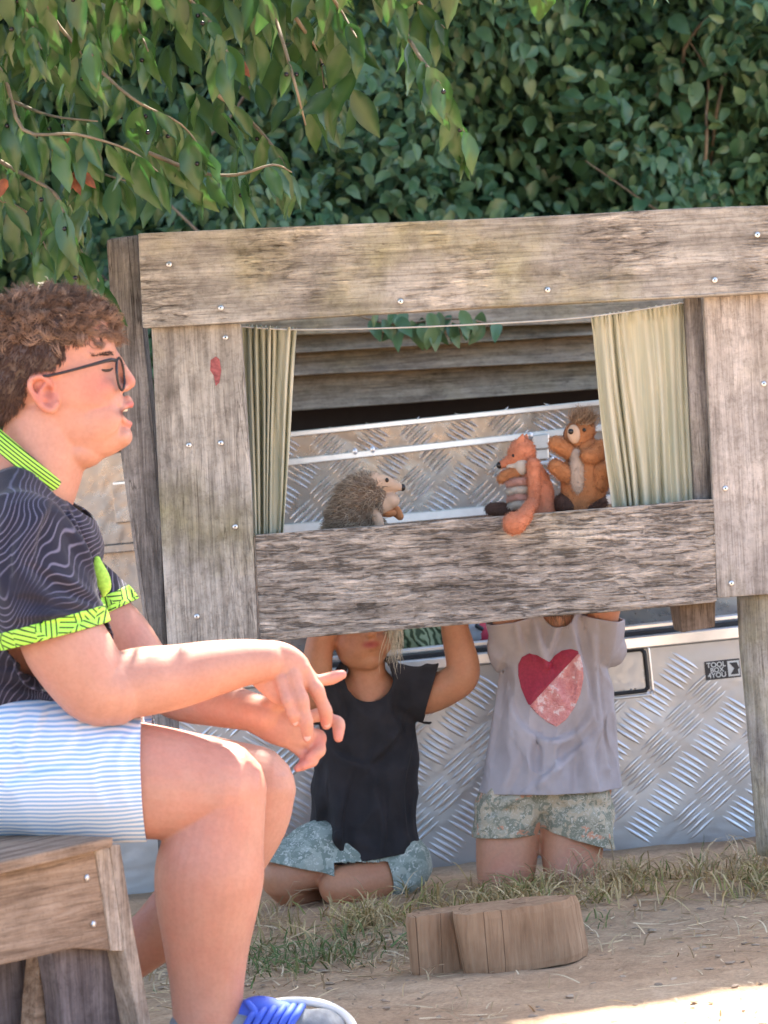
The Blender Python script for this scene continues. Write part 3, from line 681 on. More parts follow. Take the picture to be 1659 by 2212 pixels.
b = [P(1445, 1300, YF+0.16), P(1530, 1295, YF+0.16), P(1530, 1350, YF+0.16), P(1456, 1361, YF+0.16)]
prism('block', f, b, M['wood_block'], stage, bev=0.003, rough=0.001)
pts = [P(1664, 1280, YF+0.095), P(1672, 1400, YF+0.095), P(1680, 1500, YF+0.095), P(1690, 1650, YF+0.095), P(1708, 1840, YF+0.095)]
v, f = limb(pts, [0.066, 0.066, 0.065, 0.064, 0.066], n=20, sub=8, caps=False)
nz = np.array([mnoise.noise(Vector((x*30, y*30, z*5))) for x, y, z in v]); v = v+0.004*nz[:, None]*np.array([1, 1, 0]); mk('leg_post', v, f, M['wood_z'], stage, True)
for (u, w) in ((365, 571), (477, 665), (865, 651), (1183, 626), (1544, 605), (1636, 507)):
    c = P(u, w, YF-0.0475); v, f = ell(c, (0.0056, 0.0016, 0.0056), nu=14, nv=8); s_ = mk('screw', v, f, M['steel'], stage, True)
    v, f = ell(c-np.array([0, 0.0013, 0]), (0.0018, 0.0008, 0.0018), nu=6, nv=4); mk('drive', v, f, M['black'], s_, False)
for (u, w) in ((487, 729), (477, 957), (508, 1138), (425, 1332), (1567, 1055), (1580, 1260), (1650, 829), (408, 962)):
    c = P(u, w, YF-0.0020); v, f = ell(c, (0.0054, 0.0016, 0.0054), nu=14, nv=8); s_ = mk('screw', v, f, M['steel'], stage, True)
    v, f = ell(c-np.array([0, 0.0013, 0]), (0.0018, 0.0008, 0.0018), nu=6, nv=4); mk('drive', v, f, M['black'], s_, False)
pm = [(455, 778), (466, 770), (474, 776), (478, 800), (474, 826), (466, 834), (462, 812), (454, 800)]
o = slab('paint_smear', pm, YF-0.0012, 0.0016, M['red_paint'], stage, bev=0)
v, f = limb([P(520, 706, YF+0.075), P(640, 712, YF+0.072), P(860, 708, YF+0.07), P(1080, 698, YF+0.07), P(1275, 684, YF+0.072), P(1490, 652, YF+0.075)], [0.0017]*6, n=6, sub=6)
mk('curtain_wire', v, f, M['wire'], stage, True)

# ================================================================== CURTAINS
def curtain_mat():
    t = NT('curtain_cotton'); v = t.coord((1, 1, 1))
    st_ = t.noise(t.coord((70, 10, 2.2)), 1.0, 3, 0.5); w = t.noise(v, 700, 2)
    big = t.noise(t.coord((6, 6, 4)), 1.0, 3)
    col = t.ramp(st_, [(0.28, (0.58, 0.58, 0.46)), (0.45, (0.72, 0.71, 0.58)), (0.55, (0.85, 0.81, 0.66)), (0.68, (0.76, 0.77, 0.68))])
    col = t.mix(0.5, col, t.ramp(big, [(0.3, (0.8, 0.86, 0.8)), (0.7, (1.15, 1.08, 0.95))]), 'MULTIPLY')
    t.base(col, 0.9, 0, 0.15); t.bump(w, 0.3, 0.001)
    tr = t.node('ShaderNodeBsdfTranslucent'); t.set(tr, 0, col); mx = t.node('ShaderNodeMixShader'); mx.inputs[0].default_value = 0.3
    t.l.new(t.b.outputs[0], mx.inputs[1]); t.l.new(tr.outputs[0], mx.inputs[2]); t.l.new(mx.outputs[0], t.out.inputs[0]); return t.m
M['curtain'] = curtain_mat()
def curtain(top, bot, nf, amp, label, seed, flat=0.0):
    nu, nv = nf*14, 46; V = []; r2 = np.random.default_rng(seed); ph = r2.uniform(0, 6, 6)
    for j in range(nv+1):
        t = j/nv
        for i in range(nu+1):
            s = i/nu
            sw = s + 0.012*math.sin(t*5+ph[0]+s*7)
            u = (top[0][0]*(1-sw)+top[1][0]*sw)*(1-t) + (bot[0][0]*(1-sw)+bot[1][0]*sw)*t
            w = (top[0][1]*(1-s)+top[1][1]*s)*(1-t) + (bot[0][1]*(1-s)+bot[1][1]*s)*t
            a = 2*math.pi*(nf*s + 0.25*math.sin(3*s+t*1.5+ph[1]) + 0.35*math.sin(9*s+ph[5])+0.2*math.sin(17*s+ph[0]+t)) 
            fade = 1-flat*max(0, s-0.45)*1.5
            y = amp*fade*(math.sin(a)*(0.75+0.35*math.sin(t*2+ph[2])) + 0.35*math.sin(a*0.5+ph[3]+t*2))
            if t < 0.05: y += 0.004*math.sin(a*2.5+ph[4]); w += 3*math.sin(a*1.5)
            V.append(P(u, w, YF+0.085+y))
    V = np.array(V); Fc = []
    for j in range(nv):
        for i in range(nu):
            q = j*(nu+1)+i; Fc.append((q, q+1, q+nu+2, q+nu+1))
    o = mk('curtain', V, Fc, M['curtain'], None, True)
    m = o.modifiers.new('thick', 'SOLIDIFY'); m.thickness = 0.0014
    return tag(o, label, 'curtain', 'curtains of the puppet stage')
curtain(((522, 702), (641, 710)), ((545, 1160), (612, 1152)), 7, 0.012, 'narrow gathered yellow green curtain at the left side of the stage window', 1)
curtain(((1274, 684), (1482, 652)), ((1322, 1100), (1502, 1090)), 9, 0.014, 'wide yellow green curtain at the right side of the stage window', 2, flat=0.8)
# ================================================================== BENCH
bn = np.array([0.80, -0.60, 0.0]); ba = np.array([0.60, 0.80, 0.0])       # side face normal, long axis (away from the camera)
b0 = P(236, 1826, 4.93)
def Q(u, v, off=0.0): return ray_plane(u, v, b0+bn*off, bn)
bench = empty('bench', (*(b0-bn*0.15)[:2], gz(b0[0], b0[1])), 'rough wooden plank bench under the seated person with splayed board legs', 'bench')
def bslab(name, uv, off, th, mat, **k):
    f = [Q(u, v, off) for u, v in uv]; return prism(name, f, [q-bn*th for q in f], M[mat], bench, **k)
fs = [Q(-190, 1905, 0.03), Q(245, 1808, 0.03), Q(245, 1830, 0.03), Q(-190, 1935, 0.03)]
prism('seat', fs, [q-bn*0.34 for q in fs], M['bench'], bench, bev=0.004, rough=0.002)
bslab('apron', [(-190, 1915), (-60, 1886), (205, 1833), (236, 1830), (252, 1940), (268, 2056), (160, 2049), (80, 2068), (-60, 2098), (-190, 2128)], 0.0, 0.03, 'bench', bev=0.003, rough=0.0015)
bslab('apron_end', [(206, 1836), (237, 1831), (269, 2055), (242, 2054)], 0.0035, 0.02, 'bench_pale', bev=0.002)
bslab('leg', [(112, 2040), (267, 2035), (302, 2212), (312, 2275), (142, 2275), (130, 2150)], -0.032, 0.035, 'bench_grey', bev=0.003, rough=0.001)
bslab('leg_edge', [(237, 1824), (260, 1822), (290, 2010), (326, 2212), (334, 2275), (310, 2275), (300, 2212), (272, 2060)], 0.006, 0.05, 'bench_pale', bev=0.003, rough=0.0015)
bslab('cross_brace', [(88, 2060), (112, 2055), (106, 2212), (100, 2285), (72, 2285), (78, 2160)], -0.07, 0.03, 'bench', bev=0.003)
bslab('leg', [(-120, 2070), (86, 2035), (72, 2300), (-120, 2300)], -0.12, 0.03, 'bench_grey', bev=0.003)
for u, w in ((188, 1896), (202, 1996)):
    c = Q(u, w, 0.0015); 
    m = Matrix([list(np.cross([0, 0, 1], bn)), [0, 0, 1], list(bn)]).transposed()
    v, f = ell(c, (0.006, 0.006, 0.003), m, nu=6, nv=5); mk('bolt', v, f, M['steel'], bench, False)

# ================================================================== LOG SLICE ON THE GROUND
def logslice():
    Yl = 5.74
    cu, cw = 1070, 2030
    # outline of the slice seen from above: a lobe to the right, a deep notch, a smaller lobe behind left
    lx0, lx1 = P(878, 2050, Yl)[0], P(1252, 2030, Yl)[0]; nt = P(985, 2050, Yl)[0]
    W = lx1-lx0
    out = [(lx0, Yl+0.055), (lx0+0.004, Yl+0.015), (lx0+0.02, Yl+0.002), (nt-0.045, Yl+0.004), (nt-0.015, Yl+0.022), (nt-0.004, Yl+0.030),
           (nt-0.004, Yl+0.012), (nt+0.0, Yl-0.022), (nt+0.02, Yl-0.036), (nt+0.07, Yl-0.042), (lx1-0.09, Yl-0.034), (lx1-0.03, Yl-0.014), (lx1-0.004, Yl+0.03), (lx1, Yl+0.05),
           (lx1-0.05, Yl+0.085), (lx0+W*0.5, Yl+0.095), (lx0+0.05, Yl+0.085)]
    out = catmull(np.array(out+[out[0]]), 5)[:-1]; n = len(out)
    z1 = P(878, 1984, Yl)[2]; z2 = P(1252, 1940, Yl)[2]; Vs = []; lv = 9
    for k in range(lv+1):
        t = k/lv
        for (x, y) in out:
            zt = z1+(z2-z1)*(x-lx0)/W; zb = float(gz(x, Yl))-0.004+0.012*max(0, (x-nt)/W)
            zz = zb+(zt-zb)*t
            inset = 0.004*(1 if k in (0, lv) else 0)
            cx = (lx0+lx1)/2; cy = Yl+0.03; sc = 1-inset/0.15
            lean = -0.010*(1-t) if x > nt-0.01 else 0.0
            Vs.append((cx+(x-cx)*sc-lean+0.05*0.12*(1-t), cy+(y-cy)*sc+0.003*mnoise.noise(Vector((x*18, y*18, t*1.2)))+0.001*mnoise.noise(Vector((x*70, y*70, t*6))), zz+0.003*mnoise.noise(Vector((x*40, y*40, t*2)))))
    Fc = []
    for k in range(lv):
        for i in range(n):
            j = (i+1) % n; Fc.append((k*n+i, k*n+j, (k+1)*n+j, (k+1)*n+i))
    bm = bmesh.new(); vv = [bm.verts.new(v) for v in Vs]
    for f in Fc: bm.faces.new([vv[i] for i in f])
    for base in (0, lv*n):
        f = bm.faces.new([vv[base+i] for i in range(n)]); bmesh.ops.triangulate(bm, faces=[f])
    bmesh.ops.recalc_face_normals(bm, faces=bm.faces)
    o = bm_obj('log_slice', bm, M['log'], None)
    return tag(o, 'squat brown log slice with a deep notch lying on the sandy ground', 'log')
def logmat():
    t = NT('dry_log'); v = t.coord((70, 70, 6.0)); vi = t.coord()
    h = t.noise(v, 1.0, 6, 0.6, 0.5); big = t.noise(vi, 9, 4)
    col = t.ramp(h, [(0.3, (0.31, 0.19, 0.112)), (0.5, (0.41, 0.26, 0.158)), (0.7, (0.48, 0.32, 0.20))])
    col = t.mix(0.7, col, t.ramp(big, [(0.3, (0.68, 0.64, 0.6)), (0.65, (1.1, 1.08, 1.05))]), 'MULTIPLY')
    ck = t.noise(t.coord((9, 9, 0.5)), 1.0, 1, 0.4, 0.5)
    cr = t.ramp(t.math('ABSOLUTE', t.math('SUBTRACT', ck, 0.5)), [(0.0, (0.16, 0.12, 0.1)), (0.006, (1, 1, 1))])
    col = t.mix(0.9, col, cr, 'MULTIPLY')
    t.base(col, 0.9, 0, 0.2); t.bump(t.math('MULTIPLY', h, t.math('MULTIPLY', cr, 1.0)), 0.7, 0.006); return t.m
M['log'] = logmat(); logslice()

# ================================================================== GRASS, STRAW, CHIPS
def blades(name, n, xs, ys, dens, lmin, lmax, wid, cols, label, cat, lie=0.6, seed=5, z0=0.0):
    r = np.random.default_rng(seed)
    x = r.uniform(*xs, n*4); y = r.uniform(*ys, n*4); k = r.uniform(size=n*4) < dens(x, y); x, y = x[k][:n], y[k][:n]; n = len(x)
    z = gz(x, y)+z0; az = r.uniform(0, 6.283, n); L = r.uniform(lmin, lmax, n); el = np.abs(r.normal(0, 1, n))*lie
    up = np.clip(np.pi/2-el, 0.03, 1.5); d = np.stack([np.cos(az)*np.cos(up), np.sin(az)*np.cos(up), np.sin(up)], 1)
    sd = np.stack([-np.sin(az), np.cos(az), np.zeros(n)], 1)+r.normal(0, 0.35, (n, 3)); sd /= np.linalg.norm(sd, axis=1)[:, None]
    bend = r.uniform(-0.5, 0.5, n)[:, None]*np.stack([-np.sin(az), np.cos(az), np.zeros(n)], 1)
    segs = 4; V = np.zeros((n, segs+1, 2, 3)); p0 = np.stack([x, y, z], 1); w = wid*r.uniform(0.6, 1.3, n)
    for s in range(segs+1):
        f = s/segs; c = p0+d*(L*f)[:, None]+bend*(L*f*f)[:, None]
        c[:, 2] -= (L*f*f*np.sin(up)*0.55)
        c[:, 2] = np.maximum(c[:, 2], gz(c[:, 0], c[:, 1])+0.003)
        ww = (w*(1-0.8*f**2))[:, None]*sd; V[:, s, 0] = c-ww; V[:, s, 1] = c+ww
    b = (np.arange(n)*(segs+1)*2)[:, None]; ss = np.arange(segs)[None]*2
    q = np.stack([b+ss, b+ss+1, b+ss+3, b+ss+2], 2).reshape(-1, 4)
    ci = r.integers(0, len(cols), n); cc = np.array(cols)[ci]*r.uniform(0.75, 1.25, (n, 1))
    col = np.repeat(np.hstack([cc, np.ones((n, 1))]), (segs+1)*2, axis=0)
    o = mk(name, V.reshape(-1, 3), q, M['blade'], None, False, col=col)
    return tag(o, label, cat, None, 'stuff')
GREEN = [(0.13, 0.18, 0.06), (0.18, 0.21, 0.08), (0.11, 0.15, 0.05), (0.34, 0.29, 0.15)]
STRAW = [(0.60, 0.45, 0.27), (0.50, 0.37, 0.22), (0.66, 0.53, 0.35), (0.42, 0.30, 0.18)]
MIXC = [(0.55, 0.40, 0.20), (0.30, 0.26, 0.09), (0.44, 0.32, 0.15), (0.19, 0.20, 0.06), (0.60, 0.46, 0.25), (0.38, 0.26, 0.12), (0.50, 0.37, 0.19)]
def nz2(x, y, s): return np.sin(x*s+1.3*np.sin(y*s*0.7))*np.cos(y*s*0.9+1.7*np.sin(x*s*0.6))
def d_ridge(x, y):
    c = 6.42+0.10*np.clip(x, -1, 1.2)+0.07*np.sin(x*6)+0.04*np.sin(x*17); return np.exp(-((y-c)/0.15)**2)*(0.08+0.92*(nz2(x, y, 15)+0.5*nz2(y, x, 37) > 0.12))
blades('ridge_grass', 9500, (-0.9, 1.3), (5.9, 7.05), d_ridge, 0.035, 0.125, 0.0017, MIXC, 'half dry grass growing along the foot of the stage', 'grass', 0.85, 5)
def d_tuft(x, y): return np.exp(-((x+0.20)/0.16)**2-((y-6.05)/0.16)**2)+0.8*np.exp(-((x-1.05)/0.3)**2-((y-6.75)/0.14)**2)+0.55*np.exp(-((x-0.18)/0.2)**2-((y-6.15)/0.07)**2)
def d_bank(x, y): c = 6.50+0.16*np.clip(x, -1, 1.3); return np.exp(-((y-c)/0.10)**2)*(nz2(x, y, 11)+0.6*nz2(y, x, 29) > 0.05)*np.clip(0.5+0.6*x, 0.15, 1)
blades('dry_stalks', 2600, (-0.5, 1.3), (6.1, 7.05), d_bank, 0.07, 0.19, 0.0014, STRAW, 'long dry stalks standing and lying in front of the kneeling figures', 'grass', 0.95, 9)
blades('green_grass', 3600, (-0.7, 1.5), (5.7, 7.0), d_tuft, 0.035, 0.095, 0.0019, GREEN, 'green grass tuft beside the seated person and behind the log slice', 'grass', 0.6, 6)
def d_litter(x, y): return np.clip(np.exp(-((y-6.02)/0.22)**2)*np.exp(-((x+0.25)/0.4)**2)+0.30*np.exp(-((y-6.1)/0.3)**2)+0.05+0.16*(nz2(x, y, 9) > 0.45), 0, 1)
blades('straw_litter', 5200, (-1.2, 1.5), (4.6, 6.7), d_litter, 0.012, 0.075, 0.0015, STRAW, 'dry straw and stalks scattered over the sandy ground', 'straw', 3.0, 7, 0.002)
nC = 800; cx = rng.uniform(-0.9, 1.3, nC); cy = rng.uniform(4.7, 6.3, nC); Vs, Fs = [], []
for k in range(nC):
    s = rng.uniform(0.0015, 0.006)*(1.6 if k % 17 == 0 else 1); v, f = ell((0, 0, 0), (s*rng.uniform(.8, 2.2), s*rng.uniform(.7, 1.3), s*0.45), Matrix.Rotation(rng.uniform(0, 6), 3, 'Z'), nu=6, nv=4)
    o = len(Vs); Vs += list(v+np.array([cx[k], cy[k], gz(cx[k], cy[k])+s*0.3])); Fs += [tuple(i+o for i in q) for q in f]
M['chip'] = plain('soil_crumbs', (0.36, 0.27, 0.19), 0.95, var=0.45, sc=25)
tag(mk('soil_crumbs', Vs, Fs, M['chip']), 'small crumbs and chips of soil and bark on the sand', 'soil', None, 'stuff')
# ================================================================== PEOPLE: materials
SK = (0.585, 0.30, 0.215); SKR = (0.66, 0.24, 0.17); LIP = (0.52, 0.14, 0.12)
def skinmat(name):
    t = NT(name); c = t.attr(); v = t.coord()
    c = t.mix(0.5, c, t.ramp(t.noise(v, 22, 5, 0.6), [(0.3, (0.86, 0.80, 0.78)), (0.65, (1.06, 1.05, 1.05))]), 'MULTIPLY')
    c = t.mix(0.35, c, t.ramp(t.noise(v, 160, 3), [(0.35, (0.86, 0.82, 0.8)), (0.6, (1.04, 1.04, 1.04))]), 'MULTIPLY')
    c = t.mix(t.ramp(t.noise(v, 9, 4, 0.65), [(0.46, (0, 0, 0)), (0.66, (0.35,)*3)]), c, t.mix(1.0, c, (1.06, 0.78, 0.72), 'MULTIPLY'))
    t.base(c, t.ramp(t.noise(v, 60, 3), [(0.3, (0.42,)*3), (0.7, (0.58,)*3)]), 0, 0.42); t.bump(t.math('ADD', t.noise(v, 520, 3), t.math('MULTIPLY', t.noise(v, 90, 3), 0.8)), 0.22, 0.0012)
    t.set(t.b, 'Subsurface Weight', 0.22); t.b.inputs['Subsurface Radius'].default_value = (1.0, 0.35, 0.2); t.set(t.b, 'Subsurface Scale', 0.01)
    return t.m
M['skin'] = skinmat('skin')
def centres(bm):
    fs = list(bm.faces); c = np.array([f.calc_center_median() for f in fs]); u, v = pix(c); return fs, c, u, v
def cut(me, planes):
    """trim a garment at its openings: planes = [(point, outward normal, region)]; region(u, v, y) limits where a plane acts"""
    bm = bmesh.new(); bm.from_mesh(me)
    for co, no, reg in planes:
        no = np.asarray(no, float)/np.linalg.norm(no); fs, c, u, v = centres(bm)
        k = np.ones(len(fs), bool) if reg is None else reg(u, v, c[:, 1])
        sel = [fs[i] for i in np.nonzero(k)[0]]; es = {x for f in sel for x in f.edges}; vs = {x for f in sel for x in f.verts}
        bmesh.ops.bisect_plane(bm, geom=list(vs)+list(es)+sel, plane_co=Vector(co), plane_no=Vector(no), dist=1e-5)
        fs, c, u, v = centres(bm); k = np.ones(len(fs), bool) if reg is None else reg(u, v, c[:, 1])
        k &= (c-np.asarray(co)) @ no > 0
        bmesh.ops.delete(bm, geom=[fs[i] for i in np.nonzero(k)[0]], context='FACES')
    bm.to_mesh(me); bm.free(); me.update(); return me
def band(me, reg, p0, n, wid, grow=0.0015):
    """copy of the strip of a garment next to an opening, lifted slightly outwards (cuffs)"""
    bm = bmesh.new(); bm.from_mesh(me); bm.normal_update()
    fs, c, u, v = centres(bm); d = (c-p0) @ n
    sel = [fs[i] for i in np.nonzero(reg(u, v, c[:, 1]))[0]]; es = {x for f in sel for x in f.edges}; vs = {x for f in sel for x in f.verts}
    bmesh.ops.bisect_plane(bm, geom=list(vs)+list(es)+sel, plane_co=Vector(p0-n*wid), plane_no=Vector(n), dist=1e-5)
    fs, c, u, v = centres(bm); d = (c-p0) @ n; k = reg(u, v, c[:, 1]) & (d > -wid) & (d <= 0.001)
    bmesh.ops.delete(bm, geom=[fs[i] for i in np.nonzero(~k)[0]], context='FACES')
    bm.normal_update()
    for v_ in bm.verts: v_.co += v_.normal*grow
    m2 = bpy.data.meshes.new('band'); bm.to_mesh(m2); bm.free(); m2.polygons.foreach_set('use_smooth', [True]*len(m2.polygons)); return m2
def solid(o, th):
    m = o.modifiers.new('cloth', 'SOLIDIFY'); m.thickness = th; m.offset = -1; return o
def crease(me, lines, amp, width):
    """press soft folds into cloth: lines = [(a, b, sign)] in space"""
    V = verts_of(me); nrm = np.empty(len(V)*3, np.float32); me.vertices.foreach_get('normal', nrm); nrm = nrm.reshape(-1, 3)
    off = np.zeros(len(V))
    for a, b, s in lines:
        a = np.asarray(a); b = np.asarray(b); ab = b-a; t = np.clip(((V-a) @ ab)/np.dot(ab, ab), 0, 1)
        d = np.linalg.norm(V-(a+t[:, None]*ab), axis=1); off += s*amp*np.exp(-(d/width)**2)*np.sin(np.pi*np.clip(0.15+0.7*t, 0, 1))
    set_verts(me, V+nrm*off[:, None])
def folds(me, lines, amp, w):
    """drape folds on the side of a garment that we see: each line is a path in photo pixels, raised on one flank and sunk on the other"""
    V = verts_of(me); nrm = np.empty(len(V)*3, np.float32); me.vertices.foreach_get('normal', nrm); nrm = nrm.reshape(-1, 3); u, v = pix(V); Q_ = np.stack([u, v], 1)
    off = np.zeros(len(V)); front = np.clip(-nrm[:, 1]*1.6, 0, 1)
    for ln in lines:
        k = 1.0
        if not isinstance(ln[0], tuple): k, ln = ln[0], ln[1:]
        pl = catmull(np.array([(a, b, 0) for a, b in ln], float), 5)[:, :2]; best = np.full(len(V), 1e9); sg = np.zeros(len(V)); tt = np.zeros(len(V)); ns = len(pl)-1
        for i in range(ns):
            a, ab = pl[i], pl[i+1]-pl[i]; t = np.clip(((Q_-a) @ ab)/(ab @ ab+1e-9), 0, 1); d = Q_-(a+t[:, None]*ab); dd = np.hypot(d[:, 0], d[:, 1]); m = dd < best
            best[m] = dd[m]; sg[m] = np.sign(ab[0]*d[m, 1]-ab[1]*d[m, 0]); tt[m] = (i+t[m])/ns
        s = sg*best/w; off += k*(s*np.exp(0.5-s*s/2)*0.6-0.75*np.exp(-(s*1.6)**2))*np.sin(np.pi*np.clip(tt*0.86+0.07, 0, 1))**0.7
    set_verts(me, V+nrm*(amp*off*front)[:, None])
def wrinkle(me, sc, amp, stretch=(1, 1, 1), seed=0.0):
    V = verts_of(me); nrm = np.empty(len(V)*3, np.float32); me.vertices.foreach_get('normal', nrm); nrm = nrm.reshape(-1, 3)
    n = nfield(V*np.asarray(stretch), sc, seed); n = 1-2*np.abs(n); set_verts(me, V+nrm*(amp*(n-0.5))[:, None])

# ================================================================== THE BOY ON THE BENCH
Y0 = 5.12
def B(u, v, w=0.0): return P(u, v, Y0+w/1400.0)
px = 1/1400.0
def bl(pts, sy=1.0, **k):                                  # limb from (u, v, w, radius-in-pixels)
    return limb([B(a[0], a[1], a[2]) for a in pts], [a[3]*px for a in pts], sy=sy, **k)
def be(u, v, w, ru, rv, rw, rot=0.0): return ell(B(u, v, w), (ru*px, rw*px, rv*px), rotY(rot+3.0))
boy = empty('person', (*B(-20, 1800)[:2], gz(B(-20, 1800)[0], Y0)), 'person with glasses in dark patterned sports shirt and striped shorts sitting on the bench', 'person')
# ---- head
def headloft():
    rows = [(690, 236, 95), (712, 244, 99), (740, 248, 101), (757, 251, 100), (772, 247, 99), (790, 249, 99), (815, 256, 100), (840, 262, 99), (860, 266, 96), (874, 270, 92),
            (881, 262, 89), (893, 238, 88), (905, 252, 86), (917, 266, 84), (926, 266, 82), (945, 272, 76), (962, 266, 66), (978, 246, 58), (990, 215, 50)]
    n = 44; V = []; Fc = []
    for (v, uf, w) in rows:
        uc = 118
        for k in range(n):
            a = 2*math.pi*k/n; c, s = math.cos(a), math.sin(a)
            e = 0.86 if c > 0 else 1.0
            uu = uc + (uf-uc)*math.copysign(abs(c)**e, c) if c > 0 else uc+75*c
            V.append(B(uu, v, w*math.copysign(abs(s)**0.92, s)))
    for i in range(len(rows)-1):
        for k in range(n):
            j = (k+1) % n; Fc.append((i*n+k, i*n+j, (i+1)*n+j, (i+1)*n+k))
    Fc.append(tuple(range(n))); Fc.append(tuple(range((len(rows)-1)*n, len(rows)*n))[::-1])
    return np.array(V), Fc
hp = [headloft(), be(88, 782, 0, 158, 136, 112)]
hp += [bl([(246, 762, 0, 9), (257, 782, 0, 10.5), (269, 804, 0, 12), (280, 822, 0, 13), (281, 828, 0, 12)]),
       be(271, 836, 0, 12, 11, 13), be(264, 838, -15, 12, 9.5, 8), be(264, 838, 15, 12, 9.5, 8)]
hp += [bl([(236, 752, -18, 10), (233, 748, -38, 11), (214, 754, -62, 12), (190, 765, -80, 10)]), bl([(236, 752, 18, 10), (233, 748, 38, 11), (214, 754, 62, 12), (190, 765, 80, 10)])]
hp += [be(222, 788, -46, 20, 15, 22), be(222, 788, 46, 20, 15, 22)]                    # closed eyelids
hp += [be(205, 842, -50, 46, 40, 31), be(205, 842, 50, 46, 40, 31), be(185, 905, -42, 80, 62, 37), be(185, 905, 42, 80, 62, 37)]
hp += [bl([(276, 862, 0, 9), (281, 873, 0, 9)]), bl([(260, 886, -32, 5), (274, 876, -16, 8), (282, 874, 0, 8.5), (274, 876, 16, 8), (260, 886, 32, 5)], n=12)]
hp += [bl([(259, 894, -32, 5), (270, 911, -16, 8), (278, 916, 0, 9), (270, 911, 16, 8), (259, 894, 32, 5)], n=12)]
hp += [be(264, 943, 0, 23, 24, 36), bl([(100, 905, 0, 92), (90, 990, 0, 97), (52, 1075, 0, 108), (20, 1140, 0, 112)], sy=0.98), be(160, 975, 0, 70, 42, 66), bl([(262, 950, 0, 19), (236, 958, 0, 27), (205, 960, 0, 37), (170, 958, 0, 50), (140, 950, 0, 60)], sy=1.25)]
def ear(s):
    w = 104*s
    q = [be(98, 850, 97*s, 24, 34, 8, -18), be(112, 866, 98*s, 16, 20, 9, -10), bl([(122, 872, w, 8), (112, 886, w+3*s, 10), (92, 878, w+5*s, 8), (74, 856, w+8*s, 7), (64, 834, w+9*s, 7), (70, 818, w+9*s, 7.5), (88, 814, w+8*s, 7), (104, 822, w+5*s, 6), (112, 836, w+3*s, 5)], n=10, sub=4),
         bl([(98, 832, w+4*s, 5), (88, 846, w+6*s, 5), (94, 862, w+5*s, 5)], n=8)]
    return q
hp += ear(-1)+ear(1)
# ---- arms, hands, legs joined to the trunk as one skin
bp = [bl([(-30, 1620, 0, 135), (-10, 1480, 0, 135), (30, 1330, 0, 130), (46, 1200, 0, 118), (42, 1110, 0, 88)], sy=1.2),
      bl([(40, 1140, -195, 56), (40, 1120, 0, 66), (40, 1140, 195, 56)], ref=(0, 0, 1))]
bp += [bl([(42, 1150, -212, 62), (85, 1270, -230, 76), (118, 1350, -238, 86), (150, 1405, -240, 92), (205, 1480, -236, 84), (245, 1492, -226, 76)]),
       bl([(225, 1490, -230, 70), (300, 1474, -205, 75), (380, 1462, -180, 70), (460, 1444, -160, 61), (530, 1431, -145, 51), (575, 1428, -138, 45)])]
bp += [bl([(50, 1150, 212, 60), (140, 1265, 232, 64), (250, 1360, 235, 68), (320, 1450, 215, 62), (385, 1498, 180, 60), (470, 1520, 90, 52), (545, 1538, 10, 43), (580, 1548, -15, 40)])]
# near hand: back towards us, fingers hanging down
nb = bl([(560, 1428, -138, 46), (600, 1432, -134, 47), (628, 1446, -130, 44), (646, 1464, -126, 36)], sy=0.62)
nh = [nb, bl([(575, 1462, -132, 34), (608, 1490, -132, 34), (630, 1498, -128, 26)], sy=0.55)]
def finger(j, r):
    """knuckle, middle joint, end joint, tip -> a jointed finger: swollen at the joints, slimmer between, blunt at the tip"""
    j = [np.array(a, float) for a in j]; m = lambda a, b, f=0.5: a+(b-a)*f
    seq = [(j[0], 1.16), (m(j[0], j[1], .55), 0.96), (j[1], 1.06), (m(j[1], j[2], .5), 0.88), (j[2], 0.97), (m(j[2], j[3], .55), 0.88), (j[3], 0.70)]
    return bl([(*a, r*k) for a, k in seq], n=18, sub=4)
NAIL = []
nh += [finger([(634, 1462, -146), (652, 1512, -160), (662, 1560, -160), (664, 1594, -148)], 16.0), finger([(656, 1450, -128), (684, 1490, -130), (703, 1536, -122), (705, 1566, -108)], 16.5),
       finger([(652, 1438, -104), (678, 1472, -90), (712, 1466, -82), (739, 1457, -80)], 15.5), finger([(608, 1474, -152), (621, 1514, -168), (632, 1544, -168), (638, 1562, -158)], 13.5),
       bl([(585, 1470, -110, 22), (615, 1505, -92, 19), (632, 1522, -84, 16), (642, 1528, -80, 13)], n=16)]
nh += [be(634, 1456, -152, 15, 14, 10), be(655, 1444, -140, 15, 14, 10), be(608, 1470, -158, 13, 13, 9)]
NAIL = [((664, 1592, -159), (7.5, 10, 3), 5), ((706, 1562, -119), (7.5, 10, 3), 0), ((638, 1560, -168), (6, 8, 3), 12)]
# far hand: palm open towards us, finger ends curling up
fh = [bl([(560, 1545, -5, 44), (600, 1562, -20, 48), (630, 1576, -28, 44), (645, 1584, -30, 36)], sy=0.58), be(590, 1536, -30, 34, 20, 18, -20), be(610, 1592, -26, 36, 22, 20, 25)]
fh += [finger([(644, 1554, -20), (694, 1544, -14), (731, 1562, -26), (731, 1594, -38)], 15.5), finger([(650, 1576, -24), (690, 1592, -20), (690, 1622, -36), (668, 1636, -48)], 15.5),
       finger([(642, 1594, -26), (677, 1614, -22), (676, 1642, -40), (656, 1654, -50)], 14.5), finger([(624, 1604, -28), (658, 1632, -28), (656, 1652, -40), (642, 1660, -48)], 12.5),
       bl([(580, 1526, -28, 20), (616, 1512, -46, 17), (640, 1506, -52, 15), (654, 1502, -54, 12)], n=16)]
